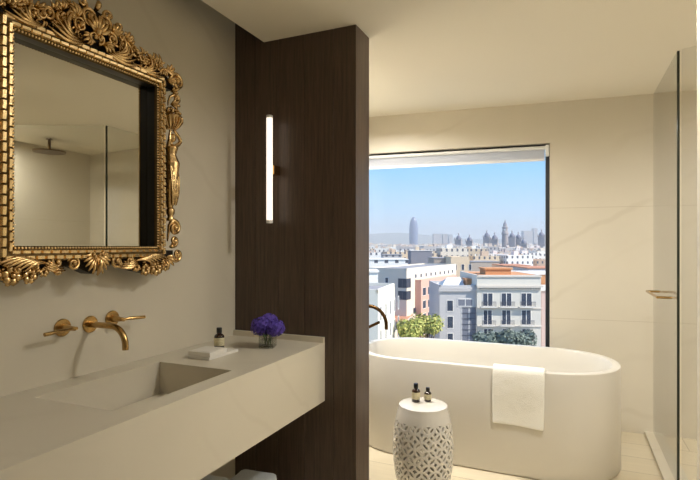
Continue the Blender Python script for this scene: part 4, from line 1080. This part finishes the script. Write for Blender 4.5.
# haze over the city
bm = BM(); HV = [bm.verts.new(cp(u, v, z)) for z in (GZ - 2, 210) for (u, v) in ((-1400, 60), (1800, 60), (4200, 7000), (-3800, 7000))]
for f in ((0, 3, 2, 1), (4, 5, 6, 7), (0, 1, 5, 4), (1, 2, 6, 5), (2, 3, 7, 6), (3, 0, 4, 7)): bm.faces.new([HV[i] for i in f])
hm = bpy.data.materials.new('city_haze'); hm.use_nodes = True; nt = hm.node_tree; nt.nodes.clear()
o_ = nt.nodes.new('ShaderNodeOutputMaterial'); vsn = nt.nodes.new('ShaderNodeVolumeScatter'); vsn.inputs['Density'].default_value = HAZE; vsn.inputs['Color'].default_value = (.95, .98, 1, 1); vsn.inputs['Anisotropy'].default_value = .0
nt.links.new(vsn.outputs[0], o_.inputs['Volume'])
tag(mk('city_haze', bm, hm), 'thin blue haze hanging over the distant city', 'haze', kind='stuff')

# ------------------------------------------------------------------ sky, sun, camera
w = bpy.data.worlds.new('World'); scene.world = w; w.use_nodes = True; nt = w.node_tree; nt.nodes.clear()
N = nt.nodes.new; L = nt.links.new
tc = N('ShaderNodeTexCoord'); sx_ = N('ShaderNodeSeparateXYZ'); L(tc.outputs['Generated'], sx_.inputs[0])
cr = N('ShaderNodeValToRGB'); L(sx_.outputs['Z'], cr.inputs['Fac']); e = cr.color_ramp.elements
e[0].position = 0.0; e[0].color = lin((208, 225, 238)); e[1].position = .06; e[1].color = lin((180, 217, 246))
for p, c in ((.15, (134, 200, 252)), (.4, (108, 166, 232)), (1.0, (70, 125, 205))):
    q = e.new(p); q.color = lin(c)
bg = N('ShaderNodeBackground'); bg.inputs['Strength'].default_value = 1.1; L(cr.outputs['Color'], bg.inputs['Color'])
out = N('ShaderNodeOutputWorld'); L(bg.outputs[0], out.inputs['Surface'])
s = bpy.data.lights.new('Sun', 'SUN'); s.energy = 6.5; s.angle = R(.6); s.color = (1, .93, .82)
so = bpy.data.objects.new('Sun', s); col.objects.link(so)
sd = Vector((CA, SA, 0))*.80 + Vector((-SA, CA, 0))*(-.42) + Vector((0, 0, .85))      # towards the sun
so.rotation_euler = sd.to_track_quat('Z', 'Y').to_euler(); so.location = (0, 0, 30)

cam = bpy.data.cameras.new('Camera'); co = bpy.data.objects.new('Camera', cam); col.objects.link(co)
co.location = (0, 0, CAM_H); co.rotation_euler = (R(90), 0, R(YAW))
cam.sensor_width = 36; cam.lens = 500/700*36; cam.shift_y = 6/700; cam.clip_start = .02; cam.clip_end = 20000
scene.camera = co
scene.view_settings.view_transform = 'Standard'; scene.view_settings.look = 'None'; scene.view_settings.gamma = 1
scene.view_settings.use_curve_mapping = False; scene.view_settings.exposure = 0.2
scene.cycles.max_bounces = 12; scene.cycles.transparent_max_bounces = 24; scene.cycles.diffuse_bounces = 5
